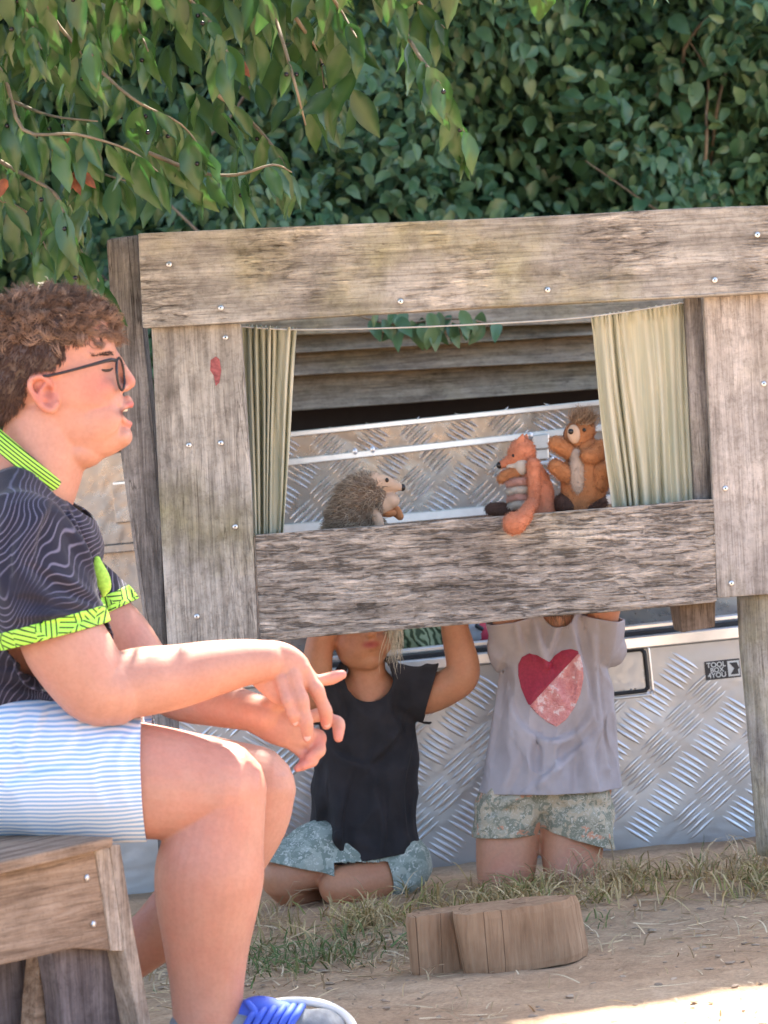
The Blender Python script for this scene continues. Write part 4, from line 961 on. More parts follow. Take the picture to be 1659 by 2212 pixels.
# legs
bp += [bl([(-20, 1660, -120, 128), (150, 1668, -150, 132), (300, 1686, -155, 126), (400, 1698, -152, 118), (470, 1706, -150, 108)], sy=0.92),
       bl([(468, 1700, -150, 104), (474, 1745, -150, 100), (464, 1810, -150, 108), (453, 1880, -150, 119), (448, 1950, -150, 113), (446, 2040, -150, 95), (447, 2120, -150, 82), (448, 2200, -150, 75), (448, 2240, -150, 70)], sy=0.95),
       be(520, 1730, -150, 56, 66, 70), be(380, 1740, -150, 70, 56, 90)]
bp += [bl([(-20, 1660, 130, 125), (200, 1668, 170, 125), (420, 1690, 190, 112), (545, 1702, 195, 98)], sy=0.92),
       bl([(556, 1704, 195, 88), (545, 1770, 195, 82), (490, 1850, 200, 88), (420, 1940, 205, 84), (335, 2020, 210, 66), (250, 2090, 210, 54), (200, 2130, 210, 50)])]
body = fuse(hp+bp+nh+fh, 0.0025, 5)
fz = lambda u, v, w: B(u, v, w)
sp_ = [(B(212, 842, -85), (0.032, 0.05, 0.03), (0.60, 0.21, 0.16), 0.6), (B(95, 850, -112), (0.03, 0.02, 0.035), (0.60, 0.20, 0.14), 0.75), (B(285, 826, 0), (0.012, 0.02, 0.012), (0.60, 0.21, 0.16), 0.6),
       (B(283, 875, 0), (0.010, 0.028, 0.0065), LIP, 0.9), (B(281, 916, 0), (0.011, 0.026, 0.0075), (0.58, 0.19, 0.16), 0.85), (B(262, 891, -24), (0.006, 0.02, 0.004), LIP, 0.7),
       (B(262, 892, 0), (0.020, 0.042, 0.0088), (0.07, 0.014, 0.012), 1.0), (B(277, 843, -15), (0.004, 0.005, 0.003), (0.22, 0.06, 0.05), 0.8),
       (B(106, 848, -114), (0.009, 0.012, 0.014), (0.30, 0.09, 0.06), 0.8),  # ear hollow darkened in colour in place of shade
       (B(560, 1640, -150), (0.07, 0.1, 0.07), (0.58, 0.26, 0.185), 0.5), (B(480, 1780, -230), (0.06, 0.06, 0.04), (0.57, 0.24, 0.165), 0.5)]
for (u, v, w) in ((735, 1458, -80), (733, 1590, -36), (670, 1634, -44), (658, 1652, -46), (645, 1658, -46), (668, 1594, -140), (700, 1562, -118), (712, 1548, -20), (690, 1605, -28)):
    sp_.append((B(u, v, w), 0.016, (0.62, 0.25, 0.20), 0.8))
sp_.append((B(340, 2000, 205), (0.09, 0.1, 0.12), (0.42, 0.19, 0.11), 0.7)); sp_.append((B(450, 2020, -150), (0.09, 0.12, 0.2), (0.50, 0.235, 0.15), 0.55))
tint(body, SK, sp_)
put('body', body, M['skin'], boy)
M['nail'] = plain('fingernail', (0.66, 0.38, 0.31), 0.3, var=0.04)
for c_, r_, a_ in NAIL: mk('fingernail', *be(*c_, r_[0], r_[1], r_[2], a_), M['nail'], boy, True)
# ---- eyes: lash lines and brows (thin hairs), teeth
M['lash'] = plain('dark_brown_hair', (0.05, 0.028, 0.018), 0.6)
for s in (-1, 1):
    v, f = limb([B(207, 794, 68*s), (B(222, 800, 67*s)), B(236, 800, 55*s), B(243, 796, 42*s)], [0.0014, 0.0021, 0.0021, 0.0013], n=6, sub=5); mk('eyelashes', v, f, M['lash'], boy, True)
    r0 = np.array([B(u, 764+0.10*(240-u)*0.6+rng.uniform(-4, 4), s*(88-(u-196)*0.75)) for u in rng.uniform(200, 246, 90)])
    strands('eyebrow', r0, np.tile(np.array([-0.8, 0.2*s, 0.25]), (90, 1))+rng.normal(0, .15, (90, 3)), 0.009, 0.0005, M['lash'], boy, segs=2)
M['teeth'] = plain('teeth', (0.75, 0.68, 0.6), 0.3, var=0.05)
v, f = limb([B(262, 886, -16), B(270, 885, -7), B(272, 885, 0), B(270, 885, 7), B(262, 886, 16)], [0.0032]*5, n=8, sub=3); mk('teeth', v, f, M['teeth'], boy, True)
# ---- hair: close cropped sides, curls on top
M['hair'] = attrmat('boy_hair', 0.42, spec=0.5)
HP = np.array([(-110, 560), (262, 560), (262, 700), (255, 738), (240, 722), (196, 731), (165, 742), (143, 746), (138, 777), (104, 806), (74, 806), (58, 828), (52, 866), (40, 882), (0, 912), (-110, 935)], float)
def inpoly(u, v, poly):
    ins = np.zeros(len(u), bool); j = len(poly)-1
    for i in range(len(poly)):
        c = ((poly[i, 1] > v) != (poly[j, 1] > v)) & (u < (poly[j, 0]-poly[i, 0])*(v-poly[i, 1])/(poly[j, 1]-poly[i, 1]+1e-9)+poly[i, 0]); ins ^= c; j = i
    return ins
bv = verts_of(body); bn_ = np.empty(len(bv)*3, np.float32); body.vertices.foreach_get('normal', bn_); bn_ = bn_.reshape(-1, 3)
scale_fix = lambda q: q
def upix(q):                                      # pixel of a point moved to the head's middle plane
    q2 = q.copy(); u, v = pix(q2); return u, v
k = (bv[:, 2] > B(0, 940)[2]) & (bv[:, 0] < B(262, 700)[0])
hv, hn = bv[k], bn_[k]; uu, vv = upix(hv); ins = inpoly(uu, vv, HP); hv, hn, uu, vv = hv[ins], hn[ins], uu[ins], vv[ins]
cap = fuse([be(86, 776, 0, 160, 140, 115), be(108, 728, 0, 146, 96, 113), be(35, 830, 0, 105, 90, 105)], 0.005, 4)
cv = verts_of(cap); 
def trim_cap(me):
    bm = bmesh.new(); bm.from_mesh(me); fc = [f for f in bm.faces]; c = np.array([f.calc_center_median() for f in fc]); u, v = pix(c)
    dead = [fc[i] for i in np.nonzero(~inpoly(u, v, HP))[0]]; bmesh.ops.delete(bm, geom=dead, context='FACES'); bm.to_mesh(me); bm.free(); return me
trim_cap(cap); tint(cap, (0.10, 0.058, 0.04), [])
hair = put('hair', cap, M['hair'], boy); solid(hair, 0.004)
ctr = B(90, 790)
def hcol(n, lo, hi): 
    t = rng.uniform(0, 1, (n, 1)); return np.array(lo)*(1-t)+np.array(hi)*t
cvv = verts_of(cap); cnn = np.empty(len(cvv)*3, np.float32); cap.vertices.foreach_get('normal', cnn); hv, hn = cvv, cnn.reshape(-1, 3); uu, vv = pix(hv)
side = vv > 728
idx = rng.choice(np.nonzero(side)[0], 6500); r0 = hv[idx]+rng.normal(0, 0.0012, (6500, 3)); dn = hn[idx]+np.array([-0.55, 0, -1.3])+rng.normal(0, .25, (6500, 3))
strands('cropped_hair', r0, dn, rng.uniform(0.006, 0.014, 6500), 0.00075, M['hair'], hair, segs=2, colv=hcol(6500, (0.06, 0.032, 0.022), (0.17, 0.092, 0.06)), kind='stuff')
HF = np.array([(s*3+k, s*3+(k+1) % 3, s*3+3+(k+1) % 3, s*3+3+k) for s in range(7) for k in range(3)])
# curls: locks made of several hairs that turn together
topi = np.nonzero(vv < 740)[0]; nl = 1000; li = rng.choice(topi, nl)
Vh, Fh, Ch = [], [], []; off = 0; NH = 15
ctr_h = B(88, 790)
for i in li:
    root = hv[i]-hn[i]*0.002; nrm = hn[i]
    flow = np.array([0.75+0.4*math.sin(root[1]*60), 0.25*math.sin(root[0]*70+1), 0.15*math.sin(root[0]*90)]); flow = flow-nrm*np.dot(flow, nrm)
    base_dir = nrm*rng.uniform(0.30, 0.70)+flow*0.8+rng.normal(0, .35, 3); base_dir /= np.linalg.norm(base_dir)
    ax = np.cross(base_dir, nrm); ax /= np.linalg.norm(ax)+1e-9
    if rng.uniform() < 0.5: ax = -ax
    Lk = rng.uniform(0.018, 0.031); cr = rng.uniform(0.004, 0.009); turns = rng.uniform(1.6, 3.8); ph = rng.uniform(0, 6.28); bx_ = np.cross(base_dir, ax)
    s_ = rng.uniform(0, 1); cc = np.array((0.14, 0.08, 0.052))*(1-s_)+np.array((0.42, 0.265, 0.18))*s_
    lock = rng.normal(0, 0.0042, (NH, 3))
    for h in range(NH):
        f = np.linspace(0, 1, 8)[:, None]; w8 = np.minimum(1, f*2); tw = turns*rng.uniform(0.75, 1.3)
        pts = root+base_dir*Lk*rng.uniform(0.85, 1.15)*(f-0.2*f*f)+ax*cr*(np.cos(ph+tw*f)-math.cos(ph))*w8+bx_*cr*(np.sin(ph+tw*f)-math.sin(ph))*w8+lock[h]*(1-0.55*f)
        t = np.gradient(pts, axis=0); t /= np.linalg.norm(t, axis=1)[:, None]+1e-9
        a1 = np.cross(t, [0.3, 0.5, 0.8]); a1 /= np.linalg.norm(a1, axis=1)[:, None]+1e-9; a2 = np.cross(t, a1); w = 0.00055*(1-0.7*np.linspace(0, 1, 8)**2)
        ring_ = np.stack([pts+(a1*math.cos(k*2.094)+a2*math.sin(k*2.094))*w[:, None] for k in range(3)], 1); Vh.append(ring_.reshape(-1, 3))
        Fh.append(HF+off); off += 24; Ch.append(np.tile([*(cc*rng.uniform(0.75, 1.25)), 1], (24, 1)))
Fh = np.vstack(Fh)
cu_ = mk('curls', np.vstack(Vh), np.array(Fh), M['hair'], hair, True, col=np.vstack(Ch)); cu_['kind'] = 'stuff'
# ---- glasses
M['frame'] = plain('dark_glasses_frame', (0.02, 0.018, 0.022), 0.3)
t = NT('lens_glass'); t.base((0.95, 0.97, 0.98), 0.02); t.set(t.b, 'Transmission Weight', 1.0); t.set(t.b, 'IOR', 1.05); t.set(t.b, 'Alpha', 0.35); M['lens'] = t.m
gl_ = empty('glasses', B(255, 800), None, None); gl_.parent = boy; gl_.matrix_parent_inverse = boy.matrix_world.inverted()
for s in (-1, 1):
    pts = []
    for k_ in range(17):
        a = 2*math.pi*k_/16; ww = 44+34*math.cos(a); vv_ = 806+33*math.sin(a)+(4 if math.sin(a) > 0 else 0); uu_ = 262+0.10*(vv_-806)-0.23*ww
        pts.append(B(uu_+8, vv_, s*ww))
    rim = limb(pts, [0.0021]*17, n=8, sub=2); fr = mk('rim', *rim, M['frame'], gl_, True)
    bm = bmesh.new(); bm.faces.new([bm.verts.new(q) for q in pts[:-1]]); bm_obj('lens', bm, M['lens'], fr)
    mk('temple', *limb([B(249, 778, 78*s), B(236, 778, 97*s), B(198, 788, 108*s), (B(150, 801, 112*s)), B(104, 812, 114*s), B(74, 814, 113*s), B(60, 835, 110*s)], [0.0030, 0.0030, 0.0026, 0.0022, 0.0021, 0.002, 0.0018], n=8, sub=4), M['frame'], gl_, True)
mk('bridge', *limb([B(264, 790, -10), B(269, 787, 0), B(264, 790, 10)], [0.002]*3, n=8, sub=4), M['frame'], gl_, True)

# ---- sports shirt
def shirtmat():
    t = NT('sports_shirt'); v = t.coord((1, 1, 1)); sx = t.node('ShaderNodeSeparateXYZ'); t.l.new(v, sx.inputs[0])
    n1 = t.noise(t.coord((1, 1, 1)), 8.5, 1, 0.3); n2 = t.noise(v, 22, 2, 0.4)
    ph = t.math('ADD', t.math('MULTIPLY', sx.outputs[0], 70.0), t.math('MULTIPLY', sx.outputs[2], -78.0))
    ph = t.math('ADD', ph, t.math('MULTIPLY', sx.outputs[1], 30.0))
    ph = t.math('ADD', ph, t.math('MULTIPLY', n1, 13.0)); ph = t.math('ADD', ph, t.math('MULTIPLY', n2, 1.2))
    w = t.math('FRACT', t.math('MULTIPLY', ph, 1.0))
    strength = t.ramp(t.noise(v, 9, 2), [(0.36, (0.10,)*3), (0.52, (1, 1, 1))])
    ln = t.ramp(w, [(0.0, (0, 0, 0)), (0.66, (0, 0, 0)), (0.76, (1, 1, 1)), (0.86, (1, 1, 1)), (0.96, (0, 0, 0))])
    col = t.mix(t.math('MULTIPLY', ln, t.math('MULTIPLY', strength, 0.6)), (0.018, 0.017, 0.032), (0.26, 0.24, 0.33))
    t.base(col, 0.75, 0, 0.3); t.bump(t.math('ADD', ln, t.noise(v, 700, 2)), 0.25, 0.001); t.set(t.b, 'Sheen Weight', 0.15); return t.m
def neonmat():
    t = NT('neon_trim'); v = t.coord((1, 1, 1)); vo = t.node('ShaderNodeTexVoronoi'); vo.feature = 'F1'; vo.inputs['Scale'].default_value = 34; t.l.new(v, vo.inputs['Vector'])
    sep = t.node('ShaderNodeSeparateColor'); t.l.new(vo.outputs['Color'], sep.inputs[0]); sx = t.node('ShaderNodeSeparateXYZ'); t.l.new(v, sx.inputs[0])
    an = t.math('MULTIPLY', sep.outputs[0], 6.28); pr = t.math('ADD', t.math('MULTIPLY', sx.outputs[0], t.math('COSINE', an)), t.math('MULTIPLY', sx.outputs[2], t.math('SINE', an)))
    w = t.math('FRACT', t.math('MULTIPLY', pr, 130.0))
    ln = t.ramp(w, [(0.0, (0, 0, 0)), (0.22, (0, 0, 0)), (0.32, (1, 1, 1)), (0.9, (1, 1, 1)), (1.0, (0, 0, 0))])
    t.base(t.mix(ln, (0.035, 0.07, 0.02), (0.50, 0.95, 0.10)), 0.6, 0, 0.3); return t.m
def collarmat():
    t = NT('neon_collar'); v = t.coord((1, 1, 1), (0, 0, 0)); sx = t.node('ShaderNodeSeparateXYZ'); t.l.new(v, sx.inputs[0])
    pr = t.math('ADD', t.math('MULTIPLY', sx.outputs[0], 0.66), t.math('MULTIPLY', sx.outputs[2], 0.75)); w = t.math('FRACT', t.math('MULTIPLY', pr, 190.0))
    ln = t.ramp(w, [(0.0, (0, 0, 0)), (0.34, (0, 0, 0)), (0.44, (1, 1, 1)), (0.9, (1, 1, 1)), (1.0, (0, 0, 0))])
    t.base(t.mix(ln, (0.03, 0.055, 0.025), (0.50, 0.95, 0.10)), 0.6, 0, 0.3); return t.m
M['shirt'] = shirtmat(); M['neon'] = neonmat(); M['collar'] = collarmat()
sh = [bl([(-30, 1560, 0, 152), (-10, 1470, 0, 152), (38, 1330, 0, 150), (66, 1210, 0, 152), (62, 1130, 0, 120), (55, 1085, 0, 100)], sy=1.36),
      bl([(40, 1130, -205, 84), (48, 1105, -110, 92), (50, 1085, 0, 96), (48, 1105, 110, 92), (40, 1130, 205, 84)], ref=(0, 0, 1)),
      bl([(45, 1140, -215, 96), (75, 1250, -232, 112), (108, 1330, -238, 116), (125, 1385, -240, 114), (130, 1400, -240, 112)]),
      bl([(50, 1140, 215, 92), (130, 1240, 232, 90), (195, 1300, 236, 80), (235, 1335, 236, 76), (265, 1365, 236, 70)]),
      be(150, 1175, 0, 70, 95, 150), be(100, 1330, 0, 100, 130, 190)]
shirt = fuse(sh, 0.0042, 5)
def Bn(du, dv): q = B(100+du, 1000+dv)-B(100, 1000); return q/np.linalg.norm(q)
near_reg = lambda u, v, y: (y < Y0-206*px) & (v > 1240)
far_reg = lambda u, v, y: (y > Y0+120*px) & (v > 1230) & (u > 150)
neck_reg = lambda u, v, y: (v < 1120) & (np.abs(y-Y0) < 135*px)
NC, NN = B(124, 1372, -238), Bn(0.26, 0.97); FC, FN = B(228, 1325, 236), Bn(0.42, 0.91)
KC, KN = B(48, 1004), Bn(0.60, -0.80)
WC = B(0, 1512); WN = Bn(0.02, 1.0)
wrinkle(shirt, 9.0, 0.012, (1, 1, 0.7), 3.0)
crease(shirt, [(B(215, 1300, -200), B(60, 1215, -330), -1), (B(222, 1305, -190), B(80, 1290, -340), -1), (B(150, 1090, -150), B(222, 1300, -120), -1.6), (B(225, 1310, -190), B(120, 1320, -340), 1), (B(228, 1300, -180), B(150, 1150, -230), 1.2), (B(20, 1200, -330), B(120, 1330, -350), 0.8)], 0.010, 0.014)
folds(shirt, [[(222, 1312), (150, 1270), (70, 1225)], [(215, 1322), (140, 1310), (50, 1290)], [(205, 1332), (120, 1340), (40, 1345)], [1.5, (150, 1085), (185, 1160), (205, 1230), (222, 1300)], [(120, 1080), (90, 1150), (80, 1200)], [(226, 1296), (180, 1220), (150, 1160)], [(30, 1110), (10, 1200), (20, 1280)], [(0, 1440), (60, 1450), (110, 1490)], [(0, 1475), (50, 1490), (100, 1500)]], 0.009, 11)
cut(shirt, [(NC, NN, near_reg), (FC, FN, far_reg), (KC, KN, neck_reg), (WC, WN, lambda u, v, y: (v > 1480) & (u < 215))])
so_ = put('shirt', shirt, M['shirt'], boy); solid(so_, 0.003)
cf = put('sleeve_cuff', band(shirt, near_reg, NC, NN, 0.026, 0.002), M['neon'], so_); solid(cf, 0.004)
cf = put('sleeve_cuff', band(shirt, far_reg, FC, FN, 0.026, 0.002), M['neon'], so_); solid(cf, 0.004)
# stand-up collar ring
Vc = []; Fc = []; nn_ = 40; du_, dw_ = 132, 118
for r_, (h, gr) in enumerate(((-20, 6), (4, 4), (20, 0), (21, -4), (4, -4))):
    for k_ in range(nn_):
        a = 2*math.pi*k_/nn_; Vc.append(B(42+(du_+gr)*math.cos(a)*0.76+h*0.62, 990+(du_+gr)*math.cos(a)*0.65-h*0.78, (dw_+gr)*math.sin(a)))
for r_ in range(4):
    for k_ in range(nn_): j_ = (k_+1) % nn_; Fc.append((r_*nn_+k_, r_*nn_+j_, (r_+1)*nn_+j_, (r_+1)*nn_+k_))
mk('collar', np.array(Vc), Fc, M['collar'], so_, True)
# badge on the chest and neckline placket
M['badge'] = plain('neon_badge', (0.48, 0.92, 0.10), 0.6, var=0.25, sc=160)
mk('badge', *limb([B(210, 1208, -88), B(214, 1228, -92), B(222, 1250, -94), B(226, 1270, -94), B(224, 1284, -92)], [0.005, 0.0095, 0.0115, 0.010, 0.004], sy=0.5, n=12), M['badge'], so_, True)
# ---- striped shorts
def shortsmat():
    t = NT('striped_shorts'); v = t.coord(); sx = t.node('ShaderNodeSeparateXYZ'); t.l.new(v, sx.inputs[0])
    ph = t.math('ADD', t.math('MULTIPLY', sx.outputs[2], 145.0), t.math('MULTIPLY', sx.outputs[0], 2.0)); ph = t.math('ADD', ph, t.math('MULTIPLY', t.noise(v, 6, 2), 4.0))
    w = t.math('FRACT', ph); ln = t.ramp(w, [(0.0, (0, 0, 0)), (0.30, (0, 0, 0)), (0.45, (1, 1, 1)), (0.75, (1, 1, 1)), (0.95, (0, 0, 0))])
    col = t.mix(ln, (0.86, 0.89, 0.93), (0.30, 0.50, 0.75)); t.base(col, 0.85, 0, 0.2); t.bump(t.noise(v, 500, 2), 0.25, 0.001); return t.m
M['shorts'] = shortsmat()
ss = [bl([(-60, 1660, 0, 150), (60, 1655, 0, 148)], sy=1.4), bl([(-30, 1650, -120, 146), (120, 1664, -150, 146), (260, 1684, -158, 142), (340, 1692, -158, 138), (400, 1694, -158, 134)], sy=0.98),
      bl([(-30, 1650, 130, 140), (200, 1666, 170, 138), (330, 1682, 180, 132), (430, 1690, 185, 126)], sy=0.95)]
shorts = fuse(ss, 0.0042, 5); wrinkle(shorts, 8.0, 0.012, (0.6, 1, 1), 7.0)
crease(shorts, [(B(60, 1560, -290), B(160, 1650, -300), -1), (B(0, 1700, -270), B(120, 1640, -300), -1), (B(110, 1530, -250), B(60, 1620, -300), 1)], 0.008, 0.013)
folds(shorts, [[(110, 1525), (85, 1580), (60, 1640)], [(60, 1530), (30, 1600), (70, 1650), (130, 1655)], [(0, 1700), (60, 1670), (130, 1660)], [(180, 1560), (160, 1610), (120, 1640)], [(300, 1580), (270, 1640), (280, 1720)], [(250, 1600), (215, 1660), (225, 1720)]], 0.006, 11)
cut(shorts, [(B(314, 1690, -158), Bn(0.985, -0.04), lambda u, v, y: (u > 200) & (y < Y0+10*px)), (B(330, 1690, 180), Bn(1, 0), lambda u, v, y: (u > 200) & (y >= Y0+10*px))])
# nothing of the cloth sinks into the bench
V = verts_of(shorts); zb = B(0, 1812, -150)[2]+0.0; V[:, 2] = np.maximum(V[:, 2], zb-0.012+0.02*np.clip((V[:, 0]-B(240, 0)[0])*-1, -0.05, 0)); set_verts(shorts, V)
sho = put('shorts', shorts, M['shorts'], boy); solid(sho, 0.003)
# ---- shoes
M['shoe'] = plain('grey_canvas', (0.24, 0.25, 0.26), 0.85, var=0.15, sc=90, bump=0.4); M['sole'] = plain('white_sole', (0.78, 0.76, 0.70), 0.6, var=0.08); M['lace'] = plain('blue_lace', (0.05, 0.11, 0.55), 0.7, var=0.2)
M['shoe_brown'] = plain('brown_suede', (0.13, 0.05, 0.03), 0.9)
def shoe(parts_fn, name): pass
gz0 = gz(B(560, 2250)[0], Y0)
up = fuse([bl([(425, 2225, -150, 62), (480, 2232, -150, 60), (560, 2228, -150, 54), (640, 2226, -150, 50), (705, 2232, -150, 42)], sy=0.95), bl([(440, 2180, -150, 66), (445, 2215, -150, 68)], sy=0.85), be(690, 2222, -150, 60, 44, 52)], 0.004, 5)
cut(up, [(B(440, 2176, -150), Bn(-0.25, -0.97), lambda u, v, y: u < 520)])
shoe_o = put('shoe', up, M['shoe'], boy)
# sole: a welt that curls up round the toe
so2 = fuse([bl([(410, 2262, -150, 20), (480, 2264, -150, 20), (560, 2262, -150, 20), (640, 2258, -150, 20), (720, 2252, -150, 18)], sy=3.0)], 0.004, 4); put('sole', so2, M['sole'], shoe_o)
mk('toe_rim', *limb([B(565, 2172, -110), B(610, 2164, -112), B(655, 2163, -118), B(700, 2170, -126), B(735, 2186, -140), B(757, 2208, -150), B(766, 2232, -160)], [0.006, 0.0068, 0.007, 0.007, 0.007, 0.0075, 0.008], n=10, sub=4), M['sole'], shoe_o, True)
for k_ in range(6):
    u = 545+k_*19; pts = [B(u-14, 2216, -212), B(u+2, 2190, -196), B(u+12, 2174, -160), B(u+16, 2176, -120)]
    mk('lace', *limb(pts, [0.0055, 0.0060, 0.0055, 0.004], n=8, sub=4), M['lace'], shoe_o, True)
mk('lace', *limb([B(556, 2200, -200), B(545, 2178, -190), B(534, 2165, -180), B(548, 2176, -170), B(575, 2182, -165), B(580, 2172, -165)], [0.005, 0.006, 0.005, 0.006, 0.006, 0.004], n=8, sub=4), M['lace'], shoe_o, True)
mk('tongue', *limb([B(525, 2190, -150), B(560, 2184, -150), B(610, 2190, -150)], [0.02, 0.024, 0.02], sy=1.2, n=14), M['lace'], shoe_o, True)
u2 = fuse([bl([(215, 2110, 210, 48), (160, 2170, 210, 46), (110, 2205, 210, 40)], sy=0.95), be(215, 2140, 210, 60, 46, 46)], 0.005, 4); s2 = put('shoe', u2, M['shoe_brown'], boy)
put('sole', fuse([bl([(250, 2170, 210, 16), (170, 2210, 200, 16), (95, 2225, 190, 16)], sy=2.4)], 0.005, 3), M['sole'], s2)
# ================================================================== THE TWO CHILDREN BEHIND THE STAGE
M['cloth_black'] = plain('black_cotton', (0.022, 0.019, 0.021), 0.9, var=0.35, sc=18, bump=0.25)
def leafprint(name, ground, leafc, light, sc):
    t = NT(name); v = t.coord((1, 1, 1)); w = t.noise(v, sc, 2, 0.5, 1.2); b = t.noise(v, sc*0.45, 2, 0.5, 0.5); d = t.noise(v, sc*3, 2, 0.5, 2.0)
    col = t.ramp(b, [(0.36, ground[0]), (0.5, ground[1]), (0.62, ground[2])], 'CONSTANT')
    col = t.mix(t.ramp(w, [(0.50, (0, 0, 0)), (0.53, (1, 1, 1))]), col, leafc)
    col = t.mix(t.ramp(d, [(0.58, (0, 0, 0)), (0.62, (0.9,)*3)]), col, light)
    t.base(col, 0.85, 0, 0.2); t.bump(t.noise(v, 500, 2), 0.2, 0.001); return t.m
M['print_girl'] = leafprint('tropical_print', ((0.54, 0.45, 0.32), (0.44, 0.40, 0.30), (0.64, 0.33, 0.21)), (0.27, 0.27, 0.20), (0.66, 0.61, 0.50), 46)
M['print_boy'] = leafprint('sage_print', ((0.34, 0.39, 0.34), (0.42, 0.46, 0.40), (0.38, 0.42, 0.37)), (0.24, 0.29, 0.25), (0.64, 0.66, 0.60), 34)
M['blond'] = attrmat('blond_hair', 0.45, spec=0.5); M['brown_hair'] = attrmat('brown_hair', 0.45, spec=0.5)
SKC = (0.56, 0.265, 0.145)
def kid(Yk):
    q = Yk/F
    def C(u, v, w=0.0): return P(u, v, Yk+w*q)
    def cl_(pts, sy=1.0, **k): return limb([C(*a[:3]) for a in pts], [a[3]*q for a in pts], sy=sy, **k)
    def ce(u, v, w, ru, rv, rw, rot=0.0): return ell(C(u, v, w), (ru*q, rw*q, rv*q), rotY(rot+3))
    return q, C, cl_, ce
def hand_up(cl_, u, v, w, s, lean=0):
    """closed hand at the end of a raised arm, fingers inside a puppet"""
    h = [cl_([(u, v, w, 20), (u+lean*.5, v-34, w-4, 24), (u+lean, v-52, w-6, 20)], sy=0.6)]
    for k_ in range(4):
        o = (k_-1.5)*11; h.append(cl_([(u+lean+o, v-50, w-6, 9), (u+lean+o*1.15, v-74, w-14, 8.5), (u+lean+o*1.1, v-92, w-26, 7.5), (u+lean+o, v-96, w-38, 6.5)], n=10))
    h.append(cl_([(u+s*18, v-16, w-6, 10), (u+s*32, v-38, w-16, 9), (u+s*34, v-58, w-26, 7.5)], n=10)); return h
def kid_head(ce, cl_, u, v, tilt):
    """u, v = chin; face looks at the camera and up"""
    h = [ce(u-8, v-108, 22, 74, 92, 86), ce(u-4, v-50, -8, 58, 54, 58), ce(u+6, v-22, -30, 34, 24, 30), ce(u+8, v-14, -40, 20, 16, 16), ce(u-34, v-58, -34, 26, 28, 26), ce(u+40, v-60, -32, 24, 28, 26)]
    h += [ce(u-78, v-88, 20, 9, 20, 12), ce(u+64, v-88, 20, 9, 20, 12)]
    h += [cl_([(u+12, v-104, -58, 8), (u+13, v-86, -66, 9), (u+13, v-78, -70, 10)]), ce(u+4, v-76, -62, 7, 6, 7), ce(u+22, v-76, -62, 7, 6, 7)]
    h += [cl_([(u-6, v-56, -54, 4), (u+6, v-60, -62, 6), (u+15, v-59, -64, 6), (u+24, v-60, -62, 6), (u+34, v-56, -54, 4)], n=10), cl_([(u-4, v-53, -54, 4), (u+8, v-49, -60, 7), (u+15, v-48, -62, 7), (u+22, v-49, -60, 7), (u+32, v-53, -54, 4)], n=10)]
    return h
# ---- child in black, sitting on folded legs
q, C, cl_, ce = kid(6.78)
k1 = empty('person', (*C(780, 1900)[:2], gz(C(780, 1900)[0], 6.78)), 'person in a plain black t-shirt kneeling behind the stage with both arms raised', 'person')
parts = kid_head(ce, cl_, 786, 1446, 0)
parts += [cl_([(790, 1420, 12, 42), (793, 1470, 12, 40), (793, 1520, 14, 46)]),
          cl_([(795, 1500, 14, 66), (795, 1560, 14, 74), (790, 1660, 14, 74), (790, 1780, 16, 80), (785, 1840, 18, 84)], sy=0.6), cl_([(718, 1508, 12, 34), (795, 1500, 12, 42), (878, 1503, 12, 34)], ref=(0, 1, 0), sy=0.75),
          cl_([(888, 1500, 8, 44), (925, 1500, -2, 42), (970, 1482, -18, 39), (996, 1462, -26, 38), (1000, 1435, -28, 36), (990, 1390, -26, 33), (984, 1340, -24, 29), (1020, 1270, -24, 25), (1070, 1220, -24, 21), (1100, 1180, -24, 20)]),
          cl_([(712, 1506, 8, 42), (688, 1500, -4, 40), (682, 1478, -18, 36), (685, 1440, -24, 33), (692, 1385, -26, 30), (715, 1310, -26, 26), (755, 1240, -26, 21), (770, 1200, -26, 20)])]
parts += hand_up(cl_, 770, 1190, -30, 1, 4)+hand_up(cl_, 1105, 1172, -30, -1, 14)
parts += [cl_([(745, 1850, 30, 74), (690, 1858, -10, 66), (630, 1880, -50, 52), (606, 1892, -60, 45)]), cl_([(606, 1900, -60, 42), (640, 1930, 0, 38), (700, 1935, 70, 32), (750, 1935, 120, 26)]),
          cl_([(860, 1868, 20, 62), (800, 1900, -30, 52), (745, 1912, -70, 44), (728, 1916, -78, 40)]), cl_([(730, 1920, -78, 38), (790, 1930, -20, 36), (850, 1930, 50, 30), (890, 1930, 100, 26)])]
kb = fuse(parts, 0.0036, 4)
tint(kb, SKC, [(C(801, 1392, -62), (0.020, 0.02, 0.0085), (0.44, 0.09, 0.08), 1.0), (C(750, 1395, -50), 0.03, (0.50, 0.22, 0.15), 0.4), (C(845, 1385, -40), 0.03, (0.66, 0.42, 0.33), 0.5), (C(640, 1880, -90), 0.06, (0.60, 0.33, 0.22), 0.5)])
put('body', kb, M['skin'], k1)
sh = [cl_([(795, 1505, 10, 92), (796, 1560, 8, 104), (790, 1660, 6, 108), (785, 1780, 8, 118), (780, 1900, 10, 130)], sy=0.66), cl_([(708, 1515, 10, 50), (795, 1500, 8, 58), (884, 1506, 10, 50)], sy=0.8),
      cl_([(870, 1500, 8, 58), (915, 1500, -2, 56), (960, 1490, -10, 52)]), cl_([(725, 1512, 8, 52), (690, 1512, -2, 50), (660, 1500, -10, 46)]), ce(925, 1530, 20, 26, 24, 30)]
ks = fuse(sh, 0.0038, 5); wrinkle(ks, 8.0, 0.016, (1, 1, 0.5), 2.0); wrinkle(ks, 18.0, 0.007, (1, 1, 0.6), 2.0)
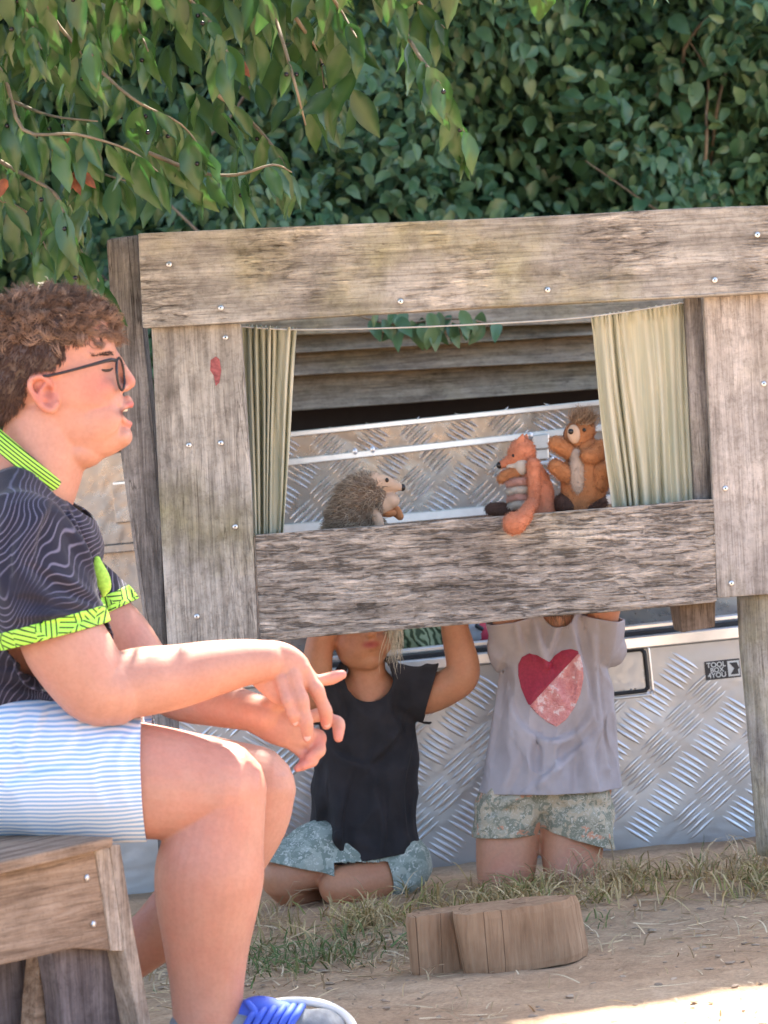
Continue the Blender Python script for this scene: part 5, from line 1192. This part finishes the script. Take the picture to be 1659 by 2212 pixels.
crease(ks, [(C(740, 1560, -70), C(700, 1760, -80), -1), (C(880, 1560, -70), C(820, 1760, -90), -1), (C(690, 1800, -70), C(850, 1840, -90), 0.7), (C(880, 1540, -60), C(760, 1620, -90), 0.8)], 0.015, 0.014)
crease(ks, [(C(720+k_*26+rng.uniform(-8, 8), 1540+rng.uniform(0, 120), -70), C(690+k_*36+rng.uniform(-15, 15), 1845, -90), (1 if k_ % 2 else -1)*rng.uniform(0.6, 1.2)) for k_ in range(7)], 0.017, 0.010)
folds(ks, [[(880, 1545), (860, 1600), (800, 1660)], [(900, 1600), (880, 1700), (885, 1800)], [(710, 1560), (730, 1620), (800, 1650)], [(690, 1640), (700, 1740), (680, 1830)], [(760, 1690), (745, 1780), (750, 1850)], [(820, 1700), (840, 1780), (830, 1860)], [(860, 1480), (850, 1530), (870, 1570)], [(735, 1500), (745, 1540), (735, 1580)]], 0.010, 11)
def dirp(a, b): d_ = np.asarray(b)-np.asarray(a); return d_/np.linalg.norm(d_)
cut(ks, [(C(930, 1498, -2), dirp(C(890, 1490, 0), C(928, 1500, -2)), lambda u, v, y: (u > 895) & (v < 1562)),
         (C(692, 1500, -2), dirp(C(720, 1500, 0), C(692, 1500, -2)), lambda u, v, y: (u < 712) & (v < 1556)),
         (C(780, 1852, 0), dirp(C(780, 1800), C(788, 1852)), lambda u, v, y: v > 1780)])
# neck opening
def scoop(me, c, r):
    bm = bmesh.new(); bm.from_mesh(me); V_ = [(f, f.calc_center_median()) for f in bm.faces]
    dead = [f for f, m_ in V_ if ((m_.x-c[0])/r[0])**2+((m_.z-c[2])/r[2])**2 < 1 and m_.z > c[2]-r[2]]; bmesh.ops.delete(bm, geom=dead, context='FACES')
    for v_ in bm.verts:
        if v_.is_boundary:
            dx, dz = (v_.co.x-c[0])/r[0], (v_.co.z-c[2])/r[2]; m_ = math.hypot(dx, dz)
            if 0.75 < m_ < 1.3: v_.co.x = c[0]+dx/m_*r[0]; v_.co.z = c[2]+dz/m_*r[2]
    bm.to_mesh(me); bm.free()
scoop(ks, C(797, 1462), (0.050, 0, 0.050))
ko = put('t_shirt', ks, M['cloth_black'], k1); solid(ko, 0.003)
sr = fuse([cl_([(770, 1850, 20, 92), (690, 1856, -14, 82), (650, 1872, -40, 70), (600, 1886, -60, 60)]), cl_([(860, 1866, 14, 74), (800, 1890, -20, 62), (740, 1905, -60, 54)]), ce(800, 1860, 20, 110, 60, 70), ce(868, 1900, -10, 48, 36, 50)], 0.0045, 4)
wrinkle(sr, 10, 0.006, (1, 1, 1), 5.0)
cut(sr, [(C(650, 1870, -60), dirp(C(650, 1800, 0), C(634, 1870, 0)), lambda u, v, y: u < 722), (C(825, 1890, -20), dirp(C(860, 1880, 0), C(820, 1894, -20)), lambda u, v, y: (u < 850) & (u > 722) & (v > 1862))])
solid(put('shorts', sr, M['print_boy'], k1), 0.003)
# blond hair: cap hidden behind the board, loose strands beside the face
capk = fuse([ce(778, 1318, 34, 84, 98, 90)], 0.006, 3); cut(capk, [(C(778, 1345, -30), dirp(C(778, 1345, -30), C(782, 1400, -110)), None)]); tint(capk, (0.55, 0.44, 0.28), []); hk = put('hair', capk, M['blond'], k1); solid(hk, 0.004)
n_ = 130; r0 = np.array([C(rng.uniform(838, 862), rng.uniform(1290, 1340), rng.uniform(-75, -20)) for _ in range(n_)])
strands('loose_strands', r0, np.tile([-0.05, -0.05, -1.0], (n_, 1))+rng.normal(0, .09, (n_, 3)), rng.uniform(0.06, 0.125, n_), 0.0009, M['blond'], hk, segs=6, curl=0.05, colv=hcol(n_, (0.55, 0.45, 0.30), (0.85, 0.77, 0.60)), kind='stuff')

# ---- child with the heart shirt, kneeling upright
q, C, cl_, ce = kid(6.74)
k2 = empty('person', (*C(1180, 1900)[:2], gz(C(1180, 1900)[0], 6.74)), 'person kneeling in a grey t-shirt with a big red heart, face hidden by the board', 'person')
parts = kid_head(ce, cl_, 1205, 1322, 0)
parts += [cl_([(1205, 1320, 14, 42), (1203, 1370, 14, 42), (1200, 1410, 14, 46)]),
          cl_([(1200, 1400, 14, 74), (1198, 1480, 14, 82), (1192, 1560, 14, 82), (1188, 1640, 14, 88)], sy=0.6), cl_([(1118, 1396, 12, 34), (1200, 1392, 12, 42), (1282, 1392, 12, 34)], sy=0.75),
          cl_([(1125, 1398, 12, 36), (1104, 1362, 4, 36), (1096, 1325, -8, 34), (1095, 1270, -20, 33), (1120, 1220, -24, 25), (1135, 1180, -24, 21)]),
          cl_([(1278, 1394, 12, 36), (1297, 1358, 4, 36), (1304, 1325, -8, 34), (1318, 1260, -20, 33), (1285, 1190, -24, 25), (1262, 1140, -24, 21)])]
parts += hand_up(cl_, 1140, 1165, -30, 1, 6)+hand_up(cl_, 1258, 1125, -30, -1, 0)
parts += [cl_([(1128, 1700, 14, 78), (1100, 1790, 0, 70), (1094, 1860, -14, 66), (1092, 1915, -22, 60)], sy=0.95), cl_([(1092, 1918, -20, 50), (1092, 1925, 60, 46), (1092, 1925, 150, 34), (1092, 1925, 220, 26)]),
          cl_([(1245, 1695, 14, 78), (1238, 1780, 0, 70), (1236, 1850, -14, 66), (1236, 1902, -22, 60)], sy=0.95), cl_([(1236, 1905, -20, 50), (1236, 1912, 60, 46), (1236, 1912, 150, 34), (1236, 1912, 220, 26)])]
kb = fuse(parts, 0.0036, 4); tint(kb, (0.62, 0.31, 0.185), [(C(1092, 1900, -70), 0.05, (0.62, 0.30, 0.21), 0.6), (C(1236, 1885, -70), 0.05, (0.66, 0.34, 0.25), 0.6)])
put('body', kb, M['skin'], k2)
sh = [cl_([(1200, 1400, 10, 104), (1200, 1480, 6, 118), (1196, 1580, 2, 130), (1192, 1680, 0, 148), (1190, 1780, 2, 158)], sy=0.68), cl_([(1098, 1398, 10, 50), (1200, 1385, 8, 60), (1300, 1394, 10, 50)], sy=0.8),
      cl_([(1128, 1405, 8, 54), (1106, 1370, -2, 50), (1098, 1335, -10, 48), (1096, 1300, -10, 46)]), cl_([(1275, 1402, 8, 54), (1296, 1366, -2, 50), (1302, 1330, -10, 48), (1304, 1300, -10, 46)])]
gs = fuse(sh, 0.0038, 5); wrinkle(gs, 7.0, 0.016, (1, 1, 0.45), 9.0); wrinkle(gs, 17.0, 0.007, (1, 1, 0.5), 2.0)
crease(gs, [(C(1250, 1345, -70), C(1275, 1560, -90), 1.2), (C(1285, 1360, -70), C(1300, 1650, -90), -1.1), (C(1140, 1345, -70), C(1110, 1560, -90), -1), (C(1120, 1350, -60), C(1145, 1420, -80), 1),  (C(1215, 1350, -70), C(1190, 1430, -80), 1.0)], 0.016, 0.013)
crease(gs, [(C(1105+k_*31+rng.uniform(-8, 8), 1380+rng.uniform(0, 120), -80), C(1075+k_*40+rng.uniform(-15, 15), 1705, -100), (1 if k_ % 2 else -1)*rng.uniform(0.6, 1.2)) for k_ in range(7)], 0.020, 0.010)
folds(gs, [[1.2, (1246, 1340), (1258, 1400), (1278, 1475), (1285, 1540)], [1.2, (1292, 1370), (1300, 1480), (1318, 1650)], [(1100, 1490), (1136, 1565), (1203, 1592), (1262, 1552), (1288, 1450)], [(1122, 1345), (1140, 1405)], [(1088, 1430), (1075, 1530), (1062, 1640)], [(1140, 1700), (1210, 1640), (1270, 1590)], [1.2, (1166, 1340), (1178, 1390), (1188, 1428)], [1.2, (1218, 1342), (1205, 1385), (1190, 1430)], [(1110, 1600), (1120, 1650), (1100, 1705)], [(1310, 1560), (1290, 1630), (1300, 1700)]], 0.011, 11)
cut(gs, [(C(1098, 1337, -6), dirp(C(1106, 1390, 0), C(1096, 1340, -8)), lambda u, v, y: (u < 1150) & (v < 1375)), (C(1302, 1330, -6), dirp(C(1296, 1390, 0), C(1304, 1340, -8)), lambda u, v, y: (u > 1250) & (v < 1375)),
         (C(1190, 1706), dirp(C(1190, 1650), C(1192, 1706)), lambda u, v, y: v > 1650)])
scoop(gs, C(1205, 1312), (0.036, 0, 0.040))
t = NT('grey_cotton'); v = t.coord(); c_ = t.ramp(t.noise(v, 14, 4), [(0.3, (0.41, 0.365, 0.37)), (0.7, (0.50, 0.455, 0.465))])
c_ = t.mix(t.ramp(t.noise(v, 6, 5, 0.65), [(0.50, (0, 0, 0)), (0.70, (0.55,)*3)]), c_, (0.36, 0.29, 0.255)); t.base(c_, 0.9, 0, 0.15); t.bump(t.noise(v, 420, 2), 0.25, 0.001); M['cloth_grey'] = t.m
go = put('t_shirt', gs, M['cloth_grey'], k2); solid(go, 0.003)
# heart patch that follows the shirt: shirt faces inside the heart outline, lifted a little
HU = np.array([(1186, 1431), (1176, 1424), (1160, 1415), (1144, 1412), (1128, 1419), (1120, 1436), (1120, 1460), (1126, 1486), (1138, 1514), (1158, 1540), (1182, 1560), (1203, 1570), (1222, 1555), (1240, 1530), (1253, 1500), (1260, 1466), (1259, 1440), (1254, 1420), (1246, 1407), (1234, 1402), (1214, 1406), (1198, 1417)], float)
def snap(bm, outline):
    o2 = np.roll(outline, -1, axis=0); ab = o2-outline
    for v_ in bm.verts:
        if not v_.is_boundary: continue
        uu_, vv_ = pix(np.array([v_.co])); q_ = np.array([uu_[0], vv_[0]]); t_ = np.clip(((q_-outline)*ab).sum(1)/(ab*ab).sum(1), 0, 1); c_ = outline+t_[:, None]*ab
        k_ = np.argmin(((c_-q_)**2).sum(1)); d_ = c_[k_]-q_
        if np.hypot(*d_) < 8: v_.co += Vector(P(*c_[k_], v_.co.y)-P(*q_, v_.co.y))
def patch(me, test, grow, outline):
    bm = bmesh.new(); bm.from_mesh(me); bmesh.ops.subdivide_edges(bm, edges=[e for e in bm.edges if C(1090, 1480)[0] < e.verts[0].co.x < C(1290, 1480)[0] and e.verts[0].co.y < 6.74 and C(1190, 1600)[2] < e.verts[0].co.z < C(1190, 1380)[2]], cuts=2, use_grid_fill=True)
    fc = list(bm.faces); c = np.array([f.calc_center_median() for f in fc]); nr = np.array([f.normal[1] for f in fc]); u, v = pix(c); ok_ = test(u, v) & (nr < -0.05)
    bmesh.ops.delete(bm, geom=[fc[i] for i in np.nonzero(~ok_)[0]], context='FACES'); bm.normal_update()
    snap(bm, outline)
    for v_ in bm.verts: v_.co += v_.normal*grow
    m2 = bpy.data.meshes.new('patch'); bm.to_mesh(m2); bm.free(); m2.polygons.foreach_set('use_smooth', [True]*len(m2.polygons)); return m2
diag = lambda u, v: (u-1144)*(1417-1525)-(v-1525)*(1245-1144)
M['crimson'] = plain('crimson_sequins', (0.36, 0.018, 0.045), 0.5, var=0.2, sc=200, bump=0.6)
t = NT('pink_sequins'); v = t.coord(); vo = t.node('ShaderNodeTexVoronoi'); vo.inputs['Scale'].default_value = 330; t.l.new(v, vo.inputs['Vector'])
f1 = t.noise(v, 60, 3); t.base(t.ramp(f1, [(0.35, (0.62, 0.21, 0.20)), (0.55, (0.72, 0.32, 0.29)), (0.62, (0.85, 0.62, 0.60))]), 0.28, 0.35, 0.6); t.bump(vo.outputs['Distance'], 0.7, 0.002); M['pink'] = t.m
hh = put('heart_patch', patch(gs, lambda u, v: inpoly(u, v, HU) & (diag(u, v) >= 0), 0.0016, np.vstack([HU[:9], [(1144, 1525)], [(1253, 1408)], HU[19:]])), M['crimson'], go); solid(hh, 0.001)
hh = put('heart_patch', patch(gs, lambda u, v: inpoly(u, v, HU) & (diag(u, v) < 0), 0.0016, np.vstack([[(1144, 1525)], HU[9:18], [(1253, 1408)]])), M['pink'], go); solid(hh, 0.001)
sr = fuse([cl_([(1146, 1692, 14, 78), (1106, 1750, -2, 78), (1096, 1800, -8, 74), (1094, 1850, -12, 73)], sy=0.98), cl_([(1232, 1692, 14, 80), (1244, 1750, -2, 82), (1246, 1800, -8, 80), (1250, 1870, -10, 80)], sy=0.98), ce(1178, 1725, 6, 104, 46, 74)], 0.004, 3)
wrinkle(sr, 12, 0.009, (1, 1, 1.2), 8.0)
crease(sr, [(C(1030, 1752, -60), C(1160, 1757, -90), -1), (C(1175, 1748, -80), C(1330, 1742, -60), -1), (C(1169, 1715, -80), C(1169, 1800, -75), -1.6), (C(1050, 1730, -70), C(1150, 1722, -90), 0.8), (C(1200, 1725, -90), C(1310, 1718, -70), 0.8)], 0.010, 0.010)
cut(sr, [(C(1095, 1802), dirp(C(1095, 1760), C(1097, 1802)), lambda u, v, y: u < 1169), (C(1240, 1806), dirp(C(1254, 1762), C(1241, 1806)), lambda u, v, y: u >= 1169)])
solid(put('shorts', sr, M['print_girl'], k2), 0.003)
capk = fuse([ce(1197, 1220, 34, 84, 98, 90)], 0.006, 3); cut(capk, [(C(1197, 1250, -30), dirp(C(1197, 1250, -30), C(1200, 1300, -110)), None)]); tint(capk, (0.16, 0.09, 0.05), []); hk = put('hair', capk, M['brown_hair'], k2); solid(hk, 0.004)
n_ = 160; r0 = np.array([C(rng.uniform(1185, 1235), rng.uniform(1250, 1290), rng.uniform(-60, -10)) for _ in range(n_)])
strands('loose_strands', r0, np.tile([0.0, -0.2, -1.0], (n_, 1))+rng.normal(0, .07, (n_, 3)), rng.uniform(0.04, 0.075, n_), 0.001, M['brown_hair'], hk, segs=5, curl=0.05, colv=hcol(n_, (0.10, 0.05, 0.03), (0.26, 0.15, 0.09)), kind='stuff')

# ================================================================== THINGS LYING IN THE CHEST
q, C, cl_, ce = kid(7.45)
bag = fuse([ce(905, 1395, 0, 62, 52, 70), ce(870, 1385, -10, 36, 48, 50), ce(945, 1390, 10, 40, 50, 50)], 0.006, 4); wrinkle(bag, 14, 0.012, (1, 1, 1), 1.0)
t = NT('leafy_green_cloth'); v = t.coord((1, 1, 1), (0, 0.5, 0)); wv = t.node('ShaderNodeTexWave'); wv.inputs['Scale'].default_value = 22; wv.inputs['Distortion'].default_value = 9; wv.inputs['Detail Scale'].default_value = 1.2; t.l.new(v, wv.inputs['Vector'])
t.base(t.ramp(wv.outputs['Fac'], [(0.25, (0.045, 0.06, 0.03)), (0.5, (0.14, 0.18, 0.09)), (0.75, (0.25, 0.29, 0.17))]), 0.9, 0, 0.2); t.bump(wv.outputs['Fac'], 0.6, 0.004); M['bagm'] = t.m
tag(put('cloth_bag', bag, M['bagm']), 'crumpled green leaf-patterned cloth bag lying in the chest beside the black t-shirt', 'bag')
lamp = empty('hand_torch', C(1045, 1385), 'grey hand torch with a red ring and black head lying in the chest', 'torch')
M['grey_pl'] = plain('grey_plastic', (0.33, 0.34, 0.36), 0.45, var=0.06); M['red_pl'] = plain('red_plastic', (0.45, 0.03, 0.06), 0.45)
mk('housing', *cl_([(1018, 1362, 0, 22), (1032, 1372, 0, 30), (1046, 1382, 0, 28)], n=16), M['grey_pl'], lamp, True)
mk('ring', *cl_([(1046, 1374, 0, 31), (1052, 1379, 0, 31)], n=16), M['red_pl'], lamp, True); mk('lamp_head', *cl_([(1058, 1384, 0, 29), (1078, 1392, 0, 31)], n=16), M['black'], lamp, True)
mk('switch', *cl_([(1030, 1352, -26, 5), (1040, 1358, -26, 5)], n=8), M['black'], lamp, True)

# ================================================================== HAND PUPPETS
YP = 6.46; q, C, cl_, ce = kid(YP)
M['plush'] = attrmat('plush', 0.95, bump=0.35, sc=260, sheen=0.5, var=0.12, vsc=40); M['fur'] = attrmat('puppet_fur', 0.7, spec=0.3)
M['felt'] = plain('cream_felt', (0.60, 0.41, 0.28), 0.95, var=0.08); M['bead'] = plain('black_bead', (0.012, 0.01, 0.01), 0.2)
M['or'] = plain('orange_plush', (0.58, 0.215, 0.115), 0.95, var=0.16, sc=45, bump=0.5); M['orb'] = plain('rust_brown_plush', (0.46, 0.19, 0.075), 0.95, var=0.18, sc=40, bump=0.5)
M['dk'] = plain('dark_brown_plush', (0.10, 0.05, 0.035), 0.95, var=0.2, bump=0.4); M['tan'] = plain('beige_plush', (0.50, 0.385, 0.30), 0.95, var=0.1, bump=0.3); M['pinkf'] = plain('dusky_pink_plush', (0.52, 0.28, 0.22), 0.95, var=0.12, bump=0.3)
M['palef'] = plain('pale_grey_plush', (0.55, 0.48, 0.40), 0.95, var=0.12, bump=0.3)
def soft(name, parts, mat, parent, vx=0.003, sm=4, wr=0.0):
    me = fuse(parts, vx, sm)
    if wr: wrinkle(me, 28, wr, (1, 1, 1), 4.0)
    return put(name, me, M[mat], parent)
# hedgehog
hg = empty('hedgehog_puppet', C(775, 1136), 'grey brown shaggy hedgehog hand puppet with pale face at the left of the stage', 'hand puppet')
bd = fuse([ce(782, 1085, 0, 56, 62, 48, 20), ce(768, 1120, 0, 58, 50, 50), ce(752, 1160, 0, 50, 60, 50)], 0.004, 4); tint(bd, (0.22, 0.15, 0.10), []); bo = put('spiny_coat', bd, M['fur'], hg)
bv2 = verts_of(bd); nr = np.empty(len(bv2)*3, np.float32); bd.vertices.foreach_get('normal', nr); nr = nr.reshape(-1, 3); n_ = 5200; ii = rng.integers(0, len(bv2), n_)
ii = ii[(pix(bv2[ii])[0] < 826)]; n_ = len(ii)
strands('fur', bv2[ii], nr[ii]+np.array([-0.75, 0, 0.0])+rng.normal(0, .3, (n_, 3)), rng.uniform(0.010, 0.021, n_), 0.00095, M['fur'], bo, segs=3, curl=0.10, droop=0.3, colv=hcol(n_, (0.20, 0.135, 0.09), (0.56, 0.45, 0.33)), kind='stuff')
fc = soft('face', [cl_([(812, 1048, 0, 30), (832, 1046, 0, 20), (852, 1050, 0, 13), (866, 1053, 0, 8)]), ce(842, 1082, 0, 22, 18, 24), ce(824, 1090, 0, 26, 24, 28)], 'felt', hg)
mk('nose', *ce(870, 1053, 0, 6, 8, 7), M['bead'], fc, True)
for s in (-1, 1): mk('eye', *ce(836, 1037, 18*s, 4, 5, 4), M['bead'], fc, True)
soft('paw', [cl_([(806, 1106, -30, 12), (816, 1122, -38, 12), (820, 1140, -38, 11)])], 'felt', hg); soft('paw', [cl_([(836, 1104, 20, 12), (852, 1102, 24, 13), (864, 1116, 20, 9)])], 'orb', hg)
soft('mouth', [ce(838, 1108, 0, 20, 10, 18)], 'orb', hg)
# fox
fx = empty('fox_puppet', C(1150, 1105), 'orange fox hand puppet with pointed snout leaning over the front board', 'hand puppet')
soft('body', [cl_([(1142, 1010, 0, 26), (1156, 1050, 2, 36), (1158, 1100, 4, 42), (1155, 1150, 4, 42)], sy=0.85)], 'or', fx, wr=0.002)
hdx = soft('head', [ce(1128, 978, 0, 30, 32, 28), cl_([(1115, 990, 0, 20), (1098, 998, 0, 13), (1084, 1004, 0, 8)])], 'or', fx)
soft('cheek', [ce(1128, 1008, -14, 16, 20, 16), cl_([(1120, 1006, -8, 11), (1100, 1008, -6, 8)])], 'palef', hdx)
mk('nose', *ce(1079, 1005, 0, 7, 7.5, 7), M['bead'], hdx, True); mk('eye', *ce(1109, 984, -19, 3.5, 3.5, 3), M['bead'], hdx, True)
for w_ in (-14, 14): soft('ear', [cl_([(1128+w_*.3, 955, w_, 11), (1132+w_*.3, 945, w_, 7), (1134+w_*.3, 937, w_, 3)], sy=0.6)], 'or', hdx)
soft('arm', [cl_([(1152, 1004, -34, 15), (1154, 1040, -40, 14), (1154, 1074, -40, 13)])], 'or', fx); soft('arm', [cl_([(1120, 1022, -8, 14), (1098, 1026, -14, 13), (1084, 1034, -16, 11)])], 'orb', fx)
for k_, (v_, u0, u1) in enumerate(((1043, 1100, 1140), (1060, 1101, 1138), (1076, 1102, 1138), (1090, 1104, 1134))):
    soft('belly_fold', [cl_([(u0, v_+2, -22, 7.5), ((u0+u1)/2, v_-2, -30, 9), (u1, v_-2, -28, 8)])], 'pinkf' if k_ % 2 == 0 else 'palef', fx, 0.0025, 2)
soft('foot', [cl_([(1060, 1100, -10, 13), (1080, 1100, -10, 15), (1116, 1106, -6, 14)])], 'dk', fx)
tl = fuse([cl_([(1150, 1090, -70, 14), (1142, 1100, -130, 14), (1132, 1116, -190, 16), (1116, 1128, -202, 24), (1110, 1131, -204, 24)])], 0.003, 3); put('tail', tl, M['or'], fx)
# bear-like puppet with a tuft
br = empty('squirrel_puppet', C(1255, 1095), 'plump rust brown hand puppet with cream muzzle, beige belly and fluffy tuft', 'hand puppet')
soft('body', [cl_([(1262, 975, 0, 36), (1268, 1010, 0, 50), (1262, 1050, 0, 50), (1256, 1085, 0, 42)], sy=0.85), ce(1292, 1020, 0, 26, 44, 34)], 'orb', br, wr=0.003)
hb_ = soft('head', [ce(1250, 942, 0, 32, 33, 32), ce(1264, 930, 0, 22, 24, 26)], 'orb', br)
soft('muzzle', [ce(1240, 938, -26, 15, 22, 14, -8)], 'felt', hb_); mk('nose', *ce(1233, 932, -40, 6, 6, 5), M['bead'], hb_, True); mk('eye', *ce(1262, 929, -30, 4, 4, 3.5), M['bead'], hb_, True)
soft('ear', [ce(1224, 940, 4, 8, 16, 12)], 'dk', hb_)
soft('belly', [ce(1247, 1025, -36, 17, 44, 14, -4), ce(1244, 985, -32, 12, 16, 10)], 'tan', br, 0.0025, 3)
soft('arm', [cl_([(1232, 978, -20, 16), (1212, 965, -26, 17), (1200, 958, -28, 16)])], 'orb', br); soft('arm', [cl_([(1296, 968, -20, 18), (1284, 984, -38, 19), (1268, 984, -44, 15)])], 'orb', br)
soft('leg', [cl_([(1236, 1030, -20, 20), (1214, 1018, -30, 19), (1200, 1008, -34, 17)])], 'orb', br); soft('leg', [cl_([(1296, 1040, -20, 24), (1300, 1015, -34, 20)])], 'orb', br)
soft('base', [cl_([(1220, 1088, 0, 24), (1255, 1092, 0, 26), (1290, 1086, 0, 22)], sy=1.3)], 'dk', br)
n_ = 620; r0 = np.array([C(rng.uniform(1240, 1278), rng.uniform(908, 924), rng.uniform(-20, 20)) for _ in range(n_)])
strands('tuft', r0, np.tile([0.15, -0.1, 1.0], (n_, 1))+rng.normal(0, .42, (n_, 3)), rng.uniform(0.018, 0.036, n_), 0.0010, M['fur'], hb_, segs=4, curl=0.16, colv=hcol(n_, (0.24, 0.14, 0.08), (0.50, 0.34, 0.22)), kind='stuff')

# short plush pile on the puppets
def fuzz(o, n, ln, lo, hi):
    me = o.data; V_ = verts_of(me); nr_ = np.empty(len(V_)*3, np.float32); me.vertices.foreach_get('normal', nr_); nr_ = nr_.reshape(-1, 3); ii = rng.integers(0, len(V_), n)
    s_ = strands('pile', V_[ii]+rng.normal(0, 0.0008, (n, 3)), nr_[ii]+np.array([0, 0, -0.5])+rng.normal(0, .45, (n, 3)), rng.uniform(0.6, 1.2, n)*ln, 0.00042, M['fur'], o, segs=2, colv=hcol(n, lo, hi), kind='stuff'); return s_
PILE = {'or': ((0.46, 0.15, 0.075), (0.74, 0.33, 0.19)), 'orb': ((0.33, 0.12, 0.045), (0.62, 0.29, 0.13)), 'tan': ((0.42, 0.31, 0.24), (0.62, 0.50, 0.40)), 'palef': ((0.45, 0.38, 0.31), (0.68, 0.60, 0.51)), 'pinkf': ((0.42, 0.21, 0.16), (0.62, 0.37, 0.29)), 'dk': ((0.07, 0.035, 0.025), (0.16, 0.09, 0.06))}
for root_ in (fx, br):
    for o in [c for c in root_.children_recursive if c.type == 'MESH']:
        key = next((k_ for k_ in PILE if o.data.materials and o.data.materials[0] == M[k_]), None)
        if key and 'pile' not in o.name and o.parent in (root_,): fuzz(o, int(min(3200, 500+len(o.data.vertices)*0.7)), 0.0042, *PILE[key])
